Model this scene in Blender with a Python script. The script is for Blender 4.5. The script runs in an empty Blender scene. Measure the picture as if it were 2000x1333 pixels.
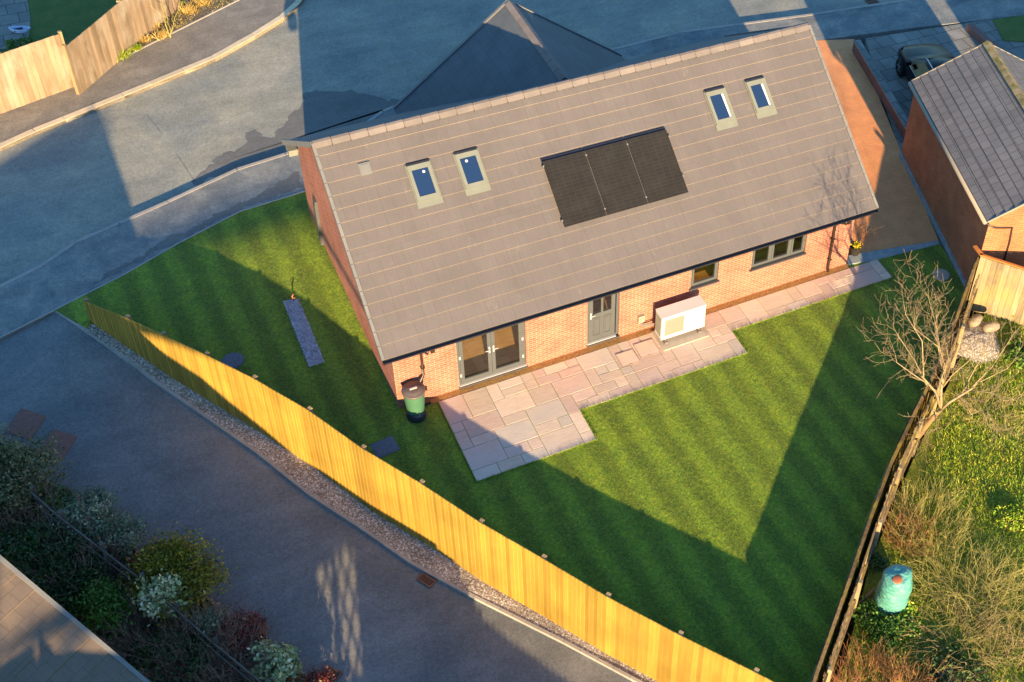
import bpy, math, random
import numpy as np
from mathutils import Vector, Matrix
random.seed(7); np.random.seed(7)
SC = bpy.context.scene
COL = SC.collection
# ------------------------------------------------------------ camera
CAM = np.array([-4.955750, -22.597302, 26.630083])
ROT = np.array([[0.8793180918510287, 0.26944470882738386, -0.3926821134561547],
                [-0.4697977330971767, 0.6258906694936123, -0.6225359104642815],
                [0.07803706375960065, 0.7318882556277047, 0.6769415026086196]])
FPX, PX, PY = 2643.391749874982, 426.0518905733918, -178.45679671964288
cd = bpy.data.cameras.new('camera'); cam = bpy.data.objects.new('camera', cd); COL.objects.link(cam)
m4 = Matrix([list(ROT[i]) + [CAM[i]] for i in range(3)] + [[0, 0, 0, 1]]); cam.matrix_world = m4
cd.sensor_width = 36; cd.lens = FPX / 2000 * 36; cd.shift_x = -PX / 2000; cd.shift_y = PY / 2000
cd.clip_start = 0.5; cd.clip_end = 3000
SC.camera = cam
# ------------------------------------------------------------ light
SUNV = Vector((-0.987, -4.2, 1.0)).normalized()
sl = bpy.data.lights.new('sun', 'SUN'); sl.energy = 5.0; sl.angle = math.radians(0.5); sl.color = (1.0, 0.71, 0.37)
so = bpy.data.objects.new('sun', sl); COL.objects.link(so); so.rotation_euler = SUNV.to_track_quat('Z', 'Y').to_euler()
so.location = (-10, -40, 30)
W = bpy.data.worlds.new('World'); SC.world = W; W.use_nodes = True
nt = W.node_tree; nt.nodes.clear()
sk = nt.nodes.new('ShaderNodeTexSky'); sk.sky_type = 'NISHITA'; sk.sun_disc = False
sk.sun_elevation = math.asin(SUNV.z); sk.sun_rotation = math.atan2(SUNV.x, SUNV.y); sk.ozone_density = 3.5; sk.dust_density = 0.3
bgn = nt.nodes.new('ShaderNodeBackground'); bgn.inputs[1].default_value = 0.108
wo = nt.nodes.new('ShaderNodeOutputWorld'); skm = nt.nodes.new('ShaderNodeMix'); skm.data_type = 'RGBA'; skm.blend_type = 'MULTIPLY'; skm.inputs[0].default_value = 1.0; skm.inputs[7].default_value = (0.74, 1.0, 1.08, 1)
nt.links.new(sk.outputs[0], skm.inputs[6]); nt.links.new(skm.outputs[2], bgn.inputs[0]); nt.links.new(bgn.outputs[0], wo.inputs[0])
SC.view_settings.view_transform = 'Standard'; SC.view_settings.look = 'None'; SC.view_settings.exposure = 1.75; SC.view_settings.gamma = 1
SC.cycles.max_bounces = 6; SC.cycles.diffuse_bounces = 3

# ------------------------------------------------------------ pixel (of the 2000 px photo) to point
def ray(u, v):
    return CAM, ROT @ np.array([(u - 1000 - PX) / FPX, -(v - 666.5 - PY) / FPX, -1.0])
def at(u, v, z=0.0):
    C, d = ray(u, v); t = (z - C[2]) / d[2]; return C + t * d
def onsurf(u, v, f, add=0.0):
    z = 0.0
    for _ in range(12):
        p = at(u, v, z); z = f(p[0], p[1]) + add
    return at(u, v, z)
def aty(u, v, y=0.0):
    C, d = ray(u, v); t = (y - C[1]) / d[1]; return C + t * d

# ------------------------------------------------------------ materials
def rgb(*c): return (c[0], c[1], c[2], 1.0)
def nodes_of(name, rough=0.8, spec=0.3, metallic=0.0):
    m = bpy.data.materials.new(name); m.use_nodes = True; n = m.node_tree.nodes; l = m.node_tree.links
    b = n['Principled BSDF']; b.inputs['Roughness'].default_value = rough; b.inputs['Metallic'].default_value = metallic
    b.inputs['Specular IOR Level'].default_value = spec
    return m, n, l, b
def noise(n, l, vec, scale, detail=4, rough=0.55, dist=0.0):
    t = n.new('ShaderNodeTexNoise'); t.inputs['Scale'].default_value = scale; t.inputs['Detail'].default_value = detail
    t.inputs['Roughness'].default_value = rough; t.inputs['Distortion'].default_value = dist
    l.new(vec, t.inputs['Vector']); return t.outputs['Fac']
def ramp(n, l, fac, a, b, lo=0.0, hi=1.0):
    r = n.new('ShaderNodeMapRange'); r.inputs['From Min'].default_value = a; r.inputs['From Max'].default_value = b
    r.inputs['To Min'].default_value = lo; r.inputs['To Max'].default_value = hi; l.new(fac, r.inputs['Value']); return r.outputs[0]
def mixc(n, l, fac, A, B, mode='MIX'):
    x = n.new('ShaderNodeMix'); x.data_type = 'RGBA'; x.blend_type = mode
    if isinstance(fac, float): x.inputs[0].default_value = fac
    else: l.new(fac, x.inputs[0])
    for i, c in ((6, A), (7, B)):
        if isinstance(c, tuple): x.inputs[i].default_value = c
        else: l.new(c, x.inputs[i])
    return x.outputs[2]
def scalec(n, l, col, fac):
    x = n.new('ShaderNodeVectorMath'); x.operation = 'SCALE'; l.new(col, x.inputs[0]); l.new(fac, x.inputs['Scale']); return x.outputs[0]
def bump(n, l, b, h, strength=0.4, dist=0.01):
    x = n.new('ShaderNodeBump'); x.inputs['Strength'].default_value = strength; x.inputs['Distance'].default_value = dist
    l.new(h, x.inputs['Height']); l.new(x.outputs[0], b.inputs['Normal'])
def pos(n): return n.new('ShaderNodeNewGeometry').outputs['Position']
def objc(n): return n.new('ShaderNodeTexCoord').outputs['Object']
def uvc(n): return n.new('ShaderNodeTexCoord').outputs['UV']
def mapping(n, l, vec, scale=(1, 1, 1), rot=(0, 0, 0), loc=(0, 0, 0)):
    x = n.new('ShaderNodeMapping'); x.inputs['Scale'].default_value = scale; x.inputs['Rotation'].default_value = rot; x.inputs['Location'].default_value = loc
    l.new(vec, x.inputs[0]); return x.outputs[0]
def simple(name, c1, c2=None, scale=3.0, rough=0.8, spec=0.3, var=0.0, fine=0.15, fscale=60, bmp=0.0, bscale=80, bdist=0.01, metallic=0.0, stretch=None, contrast=(0.35, 0.65)):
    m, n, l, b = nodes_of(name, rough, spec, metallic)
    v = objc(n)
    if stretch: v = mapping(n, l, v, stretch)
    c = mixc(n, l, ramp(n, l, noise(n, l, v, scale, 5), *contrast), rgb(*c1), rgb(*(c2 or c1)))
    if fine: c = scalec(n, l, c, ramp(n, l, noise(n, l, v, fscale, 3), 0.25, 0.75, 1 - fine, 1 + fine))
    if var:
        a = n.new('ShaderNodeAttribute'); a.attribute_name = 'var'
        c = scalec(n, l, c, ramp(n, l, a.outputs['Fac'], 0, 1, 1 - var, 1 + var))
    l.new(c, b.inputs['Base Color'])
    if bmp: bump(n, l, b, noise(n, l, v, bscale, 3), bmp, bdist)
    return m

def brick_mat(name, c1, c2, mortar, bw=0.225, rh=0.075, blot=(0.8, 1.15)):
    m, n, l, b = nodes_of(name, 0.85, 0.2)
    t = n.new('ShaderNodeTexBrick'); t.inputs['Scale'].default_value = 1.0; t.inputs['Brick Width'].default_value = bw; t.inputs['Row Height'].default_value = rh
    t.inputs['Mortar Size'].default_value = 0.008; t.inputs['Mortar Smooth'].default_value = 0.3
    t.inputs['Color1'].default_value = rgb(*c1); t.inputs['Color2'].default_value = rgb(*c2); t.inputs['Mortar'].default_value = rgb(*mortar)
    l.new(uvc(n), t.inputs[0])
    c = scalec(n, l, t.outputs['Color'], ramp(n, l, noise(n, l, objc(n), 1.6, 5), 0.3, 0.7, *blot))
    c = scalec(n, l, c, ramp(n, l, noise(n, l, objc(n), 14, 3), 0.3, 0.7, 0.9, 1.1))
    l.new(c, b.inputs['Base Color']); bump(n, l, b, t.outputs['Fac'], -0.5, 0.006); return m

MT = {}
MT['brick'] = brick_mat('orange_brick', (0.345, 0.118, 0.078), (0.27, 0.085, 0.055), (0.40, 0.25, 0.19))
MT['brick_dark'] = brick_mat('red_brick', (0.36, 0.135, 0.060), (0.29, 0.105, 0.048), (0.34, 0.18, 0.10))
MT['brick_low'] = brick_mat('dull_red_brick', (0.17, 0.07, 0.055), (0.13, 0.055, 0.045), (0.18, 0.11, 0.09))
def tile_mat(name, c1, c2, tw, th, joint=0.55, blot=(0.85, 1.12), spots=0.0, jw=0.012, pale=0.0):
    m, n, l, b = nodes_of(name, 0.75, 0.25)
    t = n.new('ShaderNodeTexBrick'); t.inputs['Scale'].default_value = 1.0; t.inputs['Brick Width'].default_value = tw; t.inputs['Row Height'].default_value = th
    t.inputs['Mortar Size'].default_value = jw; t.inputs['Mortar Smooth'].default_value = 0.2; t.inputs['Bias'].default_value = 0.0
    t.inputs['Color1'].default_value = rgb(*c1); t.inputs['Color2'].default_value = rgb(*c2); t.inputs['Mortar'].default_value = rgb(*[x * joint for x in c1])
    l.new(uvc(n), t.inputs[0])
    c = scalec(n, l, t.outputs['Color'], ramp(n, l, noise(n, l, objc(n), 1.1, 6, 0.6), 0.3, 0.7, *blot))
    c = scalec(n, l, c, ramp(n, l, noise(n, l, objc(n), 55, 3), 0.3, 0.7, 0.9, 1.1))
    st = mapping(n, l, uvc(n), (5.0, 0.5, 1))
    c = scalec(n, l, c, ramp(n, l, noise(n, l, st, 3, 4), 0.35, 0.7, 0.97, 1.04))
    if pale: c = mixc(n, l, ramp(n, l, noise(n, l, mapping(n, l, uvc(n), (2.2, 1.0, 1)), 1.3, 6, 0.75), 0.60, 0.72, 0, pale), c, rgb(0.27, 0.235, 0.20))
    if spots:
        s = ramp(n, l, noise(n, l, objc(n), 9, 3), 0.66, 0.72, 0, spots); c = mixc(n, l, s, c, rgb(0.10, 0.09, 0.04))
    l.new(c, b.inputs['Base Color']); bump(n, l, b, noise(n, l, objc(n), 70, 3), 0.25, 0.006); return m
MT['roof'] = tile_mat('roof_tile_grey', (0.117, 0.105, 0.106), (0.113, 0.101, 0.102), 0.30, 50.0, 0.90, (0.92, 1.07), pale=0.22)
MT['roof_back'] = tile_mat('roof_tile_grey_small', (0.095, 0.108, 0.122), (0.088, 0.10, 0.115), 0.45, 0.34, 0.82)
MT['roof_edge'] = simple('lit_tile_edge', (0.34, 0.27, 0.20), (0.26, 0.21, 0.17), 6, fine=0.2)  # dusty pale edges; the sunlit lines between courses are in this colour
MT['roof_slate'] = tile_mat('garage_tile', (0.185, 0.172, 0.165), (0.155, 0.145, 0.142), 0.30, 0.30, 0.5, (0.85, 1.12), 0.15)
MT['roof_pale'] = tile_mat('weathered_tile', (0.155, 0.118, 0.092), (0.14, 0.108, 0.086), 0.33, 0.28, 0.72, (0.78, 1.12), 0.8, 0.008)
MT['ridge'] = simple('ridge_tile', (0.175, 0.15, 0.142), (0.145, 0.125, 0.12), 2.5, var=0.12)
MT['ridge_moss'] = simple('mossy_ridge_tile', (0.34, 0.25, 0.14), (0.16, 0.14, 0.04), 5, var=0.15, bmp=0.5, bscale=40)
MT['verge'] = simple('verge_trim', (0.13, 0.135, 0.14), (0.16, 0.16, 0.16), 2)
MT['fascia_green'] = simple('pale_grey_trim', (0.17, 0.18, 0.165), None, 2, 0.5)
MT['black'] = simple('black_plastic', (0.016, 0.016, 0.022), (0.024, 0.022, 0.03), 5, 0.35, 0.5, fine=0.05)
MT['brownpipe'] = simple('brown_black_pipe', (0.030, 0.018, 0.016), None, 5, 0.4, 0.5)
MT['frame'] = simple('grey_painted_frame', (0.078, 0.084, 0.088), (0.070, 0.076, 0.080), 3, 0.45, 0.4, fine=0.04)
MT['sill'] = simple('dark_grey_sill', (0.055, 0.055, 0.062), None, 3, 0.5)
MT['skyframe'] = simple('skylight_frame', (0.165, 0.175, 0.15), (0.15, 0.16, 0.135), 4, 0.45, 0.4, fine=0.06)
MT['chrome'] = simple('pale_metal', (0.42, 0.41, 0.41), None, 3, 0.3, 0.6, fine=0.0)
MT['white'] = simple('white_enamel', (0.62, 0.60, 0.58), (0.58, 0.56, 0.54), 3, 0.45, 0.4, fine=0.03)
MT['grille'] = simple('cream_grille', (0.26, 0.235, 0.19), None, 3, 0.6, fine=0.05)
MT['finlight'] = simple('finned_coil', (0.16, 0.17, 0.14), (0.28, 0.28, 0.22), 40, 0.5)
MT['concrete'] = simple('concrete_slab', (0.42, 0.36, 0.28), (0.36, 0.31, 0.25), 4, 0.9, bmp=0.2)
MT['concrete_blue'] = simple('concrete_plinth', (0.30, 0.33, 0.33), (0.20, 0.25, 0.27), 5, 0.9, bmp=0.2)
MT['kerb'] = simple('kerb_concrete', (0.36, 0.33, 0.29), (0.30, 0.28, 0.26), 3, 0.85, var=0.08)
MT['kerb_light'] = simple('buff_kerb', (0.62, 0.50, 0.33), (0.52, 0.43, 0.30), 4, 0.85, var=0.08)
MT['rubber'] = simple('grey_rubber_foot', (0.15, 0.13, 0.12), None, 8, 0.9)
MT['soil'] = simple('orange_gravel_soil', (0.36, 0.20, 0.07), (0.20, 0.11, 0.045), 25, 0.95, fine=0.35, bmp=0.8, bscale=60)
MT['earth'] = simple('dark_earth', (0.09, 0.06, 0.04), (0.14, 0.10, 0.06), 6, 0.95, fine=0.4, bmp=0.8, bscale=30, bdist=0.03)
MT['metal_rust'] = simple('rusty_iron', (0.20, 0.10, 0.06), (0.12, 0.065, 0.045), 14, 0.7, fine=0.3)
MT['butt_green'] = simple('green_plastic', (0.06, 0.155, 0.09), (0.05, 0.13, 0.075), 3, 0.45, 0.4)
MT['butt_lid'] = simple('faded_black_lid', (0.085, 0.068, 0.066), (0.11, 0.085, 0.08), 3, 0.5, 0.4)
MT['slate_gravel'] = simple('blue_slate_chippings', (0.20, 0.21, 0.27), (0.60, 0.60, 0.64), 34, 0.9, fine=0.4, fscale=55, bmp=1.0, bscale=30, bdist=0.03)
MT['cover'] = simple('grey_iron_cover', (0.14, 0.15, 0.18), (0.10, 0.105, 0.13), 20, 0.7, fine=0.3, bmp=0.5)
MT['cover_brick'] = simple('red_block_cover', (0.26, 0.115, 0.085), (0.17, 0.10, 0.085), 12, 0.85, fine=0.3, bmp=0.4)
MT['bare_bark'] = simple('lichened_bark', (0.42, 0.29, 0.15), (0.30, 0.25, 0.10), 7, 0.9, fine=0.3, var=0.3)
MT['bark_red'] = simple('reddish_bark', (0.26, 0.17, 0.12), (0.30, 0.25, 0.11), 5, 0.9, fine=0.3, var=0.3)
MT['trunk'] = simple('orange_brown_trunk', (0.27, 0.16, 0.075), (0.18, 0.12, 0.06), 8, 0.9, fine=0.3, bmp=0.6)
MT['twig_red'] = simple('russet_twigs', (0.36, 0.17, 0.08), (0.26, 0.12, 0.05), 6, 0.9, fine=0.3, var=0.3)
MT['twig_straw'] = simple('straw_twigs', (0.40, 0.34, 0.12), (0.28, 0.26, 0.07), 6, 0.9, fine=0.3, var=0.35)
MT['twig_dark'] = simple('dull_brown_twigs', (0.29, 0.19, 0.13), (0.38, 0.26, 0.19), 6, 0.9, fine=0.3, var=0.3)
MT['rail'] = simple('silvered_rail', (0.13, 0.11, 0.09), (0.08, 0.07, 0.055), 5, 0.9, var=0.3)

def wood(name, c1, c2, knots=True, stain=None, vr=(0.80, 1.16)):
    m, n, l, b = nodes_of(name, 0.8, 0.2)
    v = mapping(n, l, objc(n), (14, 14, 1.2))
    c = mixc(n, l, ramp(n, l, noise(n, l, v, 1.0, 5), 0.3, 0.7), rgb(*c1), rgb(*c2))
    a = n.new('ShaderNodeAttribute'); a.attribute_name = 'var'
    c = scalec(n, l, c, ramp(n, l, a.outputs['Fac'], 0, 1, *vr))
    c = scalec(n, l, c, ramp(n, l, noise(n, l, objc(n), 0.7, 4), 0.3, 0.7, 0.82, 1.14))
    if stain: c = mixc(n, l, ramp(n, l, noise(n, l, mapping(n, l, objc(n), (1.5, 1.5, 0.7)), 1.2, 5), 0.48, 0.68), c, rgb(*stain))
    l.new(c, b.inputs['Base Color']); return m
MT['fence'] = wood('new_yellow_timber', (0.385, 0.250, 0.045), (0.345, 0.210, 0.035), vr=(0.76, 1.15))
MT['fence_end'] = wood('cut_timber_end', (0.40, 0.28, 0.15), (0.30, 0.20, 0.10))
MT['fence_old'] = wood('weathered_timber', (0.31, 0.25, 0.15), (0.22, 0.17, 0.10), stain=(0.32, 0.25, 0.10), vr=(0.7, 1.2))
MT['fence_pale'] = wood('pale_timber', (0.29, 0.215, 0.145), (0.22, 0.155, 0.095), stain=(0.32, 0.265, 0.20), vr=(0.7, 1.2))
MT['fence_older'] = wood('grey_lap_timber', (0.28, 0.20, 0.10), (0.16, 0.115, 0.065), stain=(0.30, 0.22, 0.05), vr=(0.4, 1.5))
MT['fence_lap'] = wood('mossy_lap_timber', (0.28, 0.18, 0.06), (0.12, 0.08, 0.04), stain=(0.30, 0.20, 0.03), vr=(0.35, 1.5))
MT['capping'] = simple('orange_stained_capping', (0.55, 0.20, 0.05), (0.42, 0.15, 0.04), 3, 0.6)

def grain(n, l, c, vec, scale, amp):
    t = n.new('ShaderNodeTexVoronoi'); t.inputs['Scale'].default_value = scale; l.new(vec, t.inputs['Vector'])
    sp = n.new('ShaderNodeSeparateColor'); l.new(t.outputs['Color'], sp.inputs[0]); return scalec(n, l, c, ramp(n, l, sp.outputs[0], 0, 1, 1 - amp, 1 + amp))
def asphalt(name, c1, c2, speck=0.22, sc=0.5, damp=None):
    m, n, l, b = nodes_of(name, 0.85, 0.2)
    v = pos(n)
    c = mixc(n, l, ramp(n, l, noise(n, l, v, sc, 6, 0.6, 0.5), 0.35, 0.68), rgb(*c1), rgb(*c2))
    c = scalec(n, l, c, ramp(n, l, noise(n, l, v, 9, 8, 1.0), 0.36, 0.64, 1 - speck * .5, 1 + speck * .5))
    c = scalec(n, l, c, ramp(n, l, noise(n, l, v, 2.2, 5, 0.8, 0.3), 0.3, 0.7, 0.90, 1.10))
    c = scalec(n, l, c, ramp(n, l, noise(n, l, mapping(n, l, v, (0.35, 1.6, 1), (0, 0, 0.75)), 1.3, 4), 0.3, 0.7, 0.88, 1.1))
    c = grain(n, l, c, v, 27, speck * .45)
    if damp: c = mixc(n, l, ramp(n, l, noise(n, l, v, damp, 5, 0.6), 0.56, 0.66, 0, 0.4), c, rgb(c1[0] * .35, c1[1] * .36, c1[2] * .4))
    l.new(c, b.inputs['Base Color']); bump(n, l, b, noise(n, l, v, 60, 3, 0.7), 0.5, 0.008); return m
MT['road'] = asphalt('road_asphalt', (0.21, 0.22, 0.20), (0.315, 0.30, 0.235), 0.34)
MT['damp'] = asphalt('damp_shade_asphalt', (0.135, 0.137, 0.132), (0.16, 0.155, 0.145))  # damp road stain and seams; also the painted shade on the footway
MT['foot'] = asphalt('footway_asphalt', (0.17, 0.155, 0.135), (0.24, 0.215, 0.18), 0.34, 1.2)
MT['foot_near'] = asphalt('near_footway_asphalt', (0.15, 0.165, 0.17), (0.27, 0.265, 0.235), 0.34, 1.3, damp=0.55)
MT['drive'] = asphalt('lane_asphalt', (0.130, 0.140, 0.142), (0.205, 0.20, 0.19), 0.34, 0.35)
MT['resin'] = simple('resin_bound_gravel', (0.74, 0.315, 0.125), (0.62, 0.26, 0.11), 2, 0.9, fine=0.35, fscale=45, bmp=0.8, bscale=60)
MT['slabs_grey'] = tile_mat('grey_paving', (0.24, 0.235, 0.21), (0.16, 0.165, 0.15), 0.6, 0.6, 0.4, (0.7, 1.2), 0.3, 0.02)

def gravel_mat(name, ca, cb, cc):
    m, n, l, b = nodes_of(name, 0.9, 0.2)
    t = n.new('ShaderNodeTexVoronoi'); t.inputs['Scale'].default_value = 26; l.new(pos(n), t.inputs['Vector'])
    sep = n.new('ShaderNodeSeparateColor'); l.new(t.outputs['Color'], sep.inputs[0])
    c = mixc(n, l, ramp(n, l, sep.outputs[0], 0, 1), rgb(*ca), rgb(*cb)); c = mixc(n, l, ramp(n, l, sep.outputs[1], 0.65, 0.8), c, rgb(*cc))
    c = scalec(n, l, c, ramp(n, l, t.outputs['Distance'], 0, 0.7, 1.15, 0.35))
    c = scalec(n, l, c, ramp(n, l, noise(n, l, pos(n), 1.4, 4), 0.3, 0.7, 0.75, 1.2))
    l.new(c, b.inputs['Base Color']); bump(n, l, b, t.outputs['Distance'], -1.0, 0.03); return m
MT['gravel'] = gravel_mat('pink_buff_gravel', (0.42, 0.35, 0.29), (0.58, 0.49, 0.40), (0.78, 0.74, 0.68))
MT['bed'] = gravel_mat('stony_bed', (0.17, 0.14, 0.09), (0.26, 0.22, 0.15), (0.36, 0.30, 0.20))

def lawn_mat():
    m, n, l, b = nodes_of('mown_lawn', 0.9, 0.1)
    v = pos(n)
    base = mixc(n, l, ramp(n, l, noise(n, l, v, 2.6, 5, 0.7), 0.32, 0.66), rgb(0.095, 0.185, 0.012), rgb(0.170, 0.265, 0.012))
    base = mixc(n, l, ramp(n, l, noise(n, l, v, 14, 4, 0.8), 0.45, 0.75, 0, 0.8), base, rgb(0.34, 0.36, 0.02))
    base = scalec(n, l, base, ramp(n, l, noise(n, l, v, 13, 8, 1.0), 0.34, 0.66, 0.55, 1.45))
    base = mixc(n, l, ramp(n, l, noise(n, l, v, 0.75, 6, 0.75, 0.6), 0.50, 0.72, 0, 0.45), base, rgb(0.075, 0.13, 0.015))
    base = mixc(n, l, ramp(n, l, noise(n, l, mapping(n, l, v, (5, 0.8, 1)), 1.4, 5, 0.7), 0.52, 0.72, 0, 0.40), base, rgb(0.24, 0.23, 0.03))
    base = grain(n, l, base, v, 24, 0.25)
    # mowing stripes, blades laid over in alternate directions
    wob = noise(n, l, v, 1.1, 5, 0.7)
    sep = n.new('ShaderNodeSeparateXYZ'); l.new(v, sep.inputs[0])
    a = n.new('ShaderNodeMath'); a.operation = 'MULTIPLY_ADD'; l.new(wob, a.inputs[0]); a.inputs[1].default_value = 0.55; l.new(sep.outputs[0], a.inputs[2])
    a2 = n.new('ShaderNodeMath'); a2.operation = 'MULTIPLY_ADD'; l.new(sep.outputs[1], a2.inputs[0]); a2.inputs[1].default_value = 0.05; l.new(a.outputs[0], a2.inputs[2])
    s = n.new('ShaderNodeMath'); s.operation = 'MULTIPLY'; l.new(a2.outputs[0], s.inputs[0]); s.inputs[1].default_value = 2 * math.pi / 0.86
    s2 = n.new('ShaderNodeMath'); s2.operation = 'SINE'; l.new(s.outputs[0], s2.inputs[0])
    base = scalec(n, l, base, ramp(n, l, s2.outputs[0], -0.6, 0.6, 0.72, 1.10))
    l.new(base, b.inputs['Base Color']); bump(n, l, b, noise(n, l, v, 34, 4, 0.85), 1.0, 0.035)
    b.inputs['Sheen Weight'].default_value = 0.15; return m
MT['lawn'] = lawn_mat()
MT['rough_grass'] = simple('rough_grass_ground', (0.14, 0.20, 0.02), (0.26, 0.26, 0.03), 2.2, 0.9, fine=0.5, fscale=30, bmp=1.0, bscale=22, bdist=0.06)
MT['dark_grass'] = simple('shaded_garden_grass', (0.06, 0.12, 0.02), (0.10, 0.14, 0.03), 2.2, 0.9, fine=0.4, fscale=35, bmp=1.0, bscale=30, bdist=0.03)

def leaf(name, c1, c2, c3=None, var=0.45):
    m, n, l, b = nodes_of(name, 0.6, 0.25)
    a = n.new('ShaderNodeAttribute'); a.attribute_name = 'var'
    c = mixc(n, l, ramp(n, l, noise(n, l, objc(n), 3.0, 3), 0.35, 0.65), rgb(*c1), rgb(*c2))
    if c3: c = mixc(n, l, ramp(n, l, a.outputs['Fac'], 0.6, 0.75), c, rgb(*c3))
    c = scalec(n, l, c, ramp(n, l, a.outputs['Fac'], 0, 1, 1 - var, 1 + var))
    l.new(c, b.inputs['Base Color']); return m
MT['l_green'] = leaf('green_leaves', (0.07, 0.15, 0.02), (0.10, 0.19, 0.025))
MT['l_dark'] = leaf('dark_leaves', (0.035, 0.078, 0.020), (0.058, 0.098, 0.026))
MT['l_gold'] = leaf('golden_leaves', (0.30, 0.21, 0.015), (0.16, 0.17, 0.015), (0.48, 0.30, 0.02))
MT['l_vari'] = leaf('variegated_leaves', (0.12, 0.18, 0.09), (0.18, 0.22, 0.12), (0.38, 0.36, 0.22))
MT['l_pale'] = leaf('pale_leaves', (0.30, 0.36, 0.13), (0.40, 0.42, 0.20), (0.52, 0.50, 0.30))
MT['l_red'] = leaf('purple_leaves', (0.17, 0.04, 0.035), (0.24, 0.055, 0.04), (0.30, 0.11, 0.04))
MT['l_olive'] = leaf('feathery_olive_leaves', (0.16, 0.15, 0.05), (0.11, 0.13, 0.05), (0.24, 0.20, 0.09))
MT['l_bright'] = leaf('bright_grass_blades', (0.12, 0.25, 0.012), (0.20, 0.30, 0.015), (0.33, 0.33, 0.04))
MT['l_lawn'] = leaf('lawn_blades', (0.13, 0.22, 0.015), (0.21, 0.28, 0.02), None, 0.3)
MT['l_weed'] = leaf('olive_ochre_weeds', (0.24, 0.19, 0.05), (0.14, 0.15, 0.04), (0.34, 0.25, 0.08))
MT['l_litter'] = leaf('brown_litter', (0.24, 0.15, 0.085), (0.17, 0.135, 0.07), (0.33, 0.22, 0.13))
MT['l_straw'] = leaf('dry_grass_blades', (0.50, 0.34, 0.10), (0.38, 0.27, 0.09))

def glass_mat(name, tint, rough=0.03, trans=0.75, refl=(0.9, 0.95, 1.0)):
    m = bpy.data.materials.new(name); m.use_nodes = True; n = m.node_tree.nodes; l = m.node_tree.links; n.remove(n['Principled BSDF'])
    t = n.new('ShaderNodeBsdfTransparent'); t.inputs[0].default_value = rgb(*tint)
    g = n.new('ShaderNodeBsdfGlossy'); g.inputs['Roughness'].default_value = rough; g.inputs[0].default_value = rgb(*refl)
    f = n.new('ShaderNodeFresnel'); f.inputs[0].default_value = 1.5
    f2 = ramp(n, l, f.outputs[0], 0, 1, 1 - trans, 1.0)
    x = n.new('ShaderNodeMixShader'); l.new(f2, x.inputs[0]); l.new(t.outputs[0], x.inputs[1]); l.new(g.outputs[0], x.inputs[2])
    l.new(x.outputs[0], n['Material Output'].inputs[0]); return m
MT['glass'] = glass_mat('clear_glass', (0.82, 0.84, 0.80), trans=0.94)
def solid_gloss(name, c, rough, spec=0.5, coat=0.0, metallic=0.0, emit=None):
    m, n, l, b = nodes_of(name, rough, spec, metallic); b.inputs['Base Color'].default_value = rgb(*c); b.inputs['Coat Weight'].default_value = coat
    return m
MT['skyglass'] = solid_gloss('blue_roof_glass', (0.012, 0.030, 0.085), 0.08, 0.5)
MT['solar'] = simple('black_solar_cells', (0.030, 0.028, 0.027), (0.036, 0.033, 0.031), 2, 0.75, 0.15, fine=0.15, fscale=120)
def solar_mat():
    m, n, l, b = nodes_of('solar_cells', 0.7, 0.12)
    t = n.new('ShaderNodeTexBrick'); t.offset = 0.0; t.inputs['Scale'].default_value = 1.0; t.inputs['Brick Width'].default_value = 0.19; t.inputs['Row Height'].default_value = 0.095
    t.inputs['Mortar Size'].default_value = 0.006; t.inputs['Color1'].default_value = rgb(0.019, 0.018, 0.018); t.inputs['Color2'].default_value = rgb(0.016, 0.015, 0.016); t.inputs['Mortar'].default_value = rgb(0.026, 0.025, 0.025)
    l.new(uvc(n), t.inputs[0]); c = scalec(n, l, t.outputs['Color'], ramp(n, l, noise(n, l, objc(n), 2, 3), 0.3, 0.7, 0.85, 1.15)); l.new(c, b.inputs['Base Color']); return m
MT['solar'] = solar_mat()
MT['carpaint'] = solid_gloss('black_car_paint', (0.006, 0.007, 0.010), 0.35, 0.14, 0.0)
MT['carglass'] = solid_gloss('dark_car_glass', (0.004, 0.005, 0.006), 0.15, 0.25)
MT['tyre'] = simple('tyre_rubber', (0.018, 0.018, 0.018), None, 5, 0.85, 0.2)
MT['alloy'] = solid_gloss('alloy_wheel', (0.35, 0.36, 0.38), 0.35, 0.5, 0, 0.8)
MT['alu'] = solid_gloss('aluminium_trim', (0.35, 0.38, 0.42), 0.3, 0.5, 0, 0.7)
MT['turq'] = simple('turquoise_tarpaulin', (0.06, 0.25, 0.22), (0.12, 0.34, 0.28), 3.5, 0.45, 0.4, fine=0.1, bmp=0.9, bscale=5, bdist=0.08, stretch=(1, 1, 3))
MT['grey_hess'] = simple('grey_binbase', (0.34, 0.30, 0.26), (0.26, 0.23, 0.20), 12, 0.9, fine=0.2)
MT['sack'] = simple('pale_plastic_sack', (0.27, 0.21, 0.15), (0.20, 0.16, 0.11), 5, 0.7, fine=0.1, bmp=0.6, bscale=8, bdist=0.05)
MT['potblack'] = simple('black_pot', (0.03, 0.026, 0.02), None, 5, 0.5)
MT['yellow'] = simple('yellow_flowers', (0.62, 0.50, 0.03), (0.40, 0.30, 0.02), 14, 0.7, fine=0.3)
MT['sunlit_ochre'] = simple('sunlit_orange_wall', (0.62, 0.30, 0.05), (0.50, 0.36, 0.12), 2)  # orange of a sunlit room put into the wall colour
MT['toy_white'] = simple('white_blue_plastic', (0.55, 0.62, 0.75), (0.45, 0.52, 0.70), 6, 0.4)
MT['navy'] = simple('navy_cloth', (0.015, 0.02, 0.05), None, 6, 0.8)
MT['floorwood'] = simple('oak_floor', (0.55, 0.33, 0.11), (0.45, 0.26, 0.09), 3, 0.5, stretch=(1, 9, 1))
MT['inwall'] = simple('cream_plaster', (0.60, 0.46, 0.26), None, 2, 0.9, fine=0.02)
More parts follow.
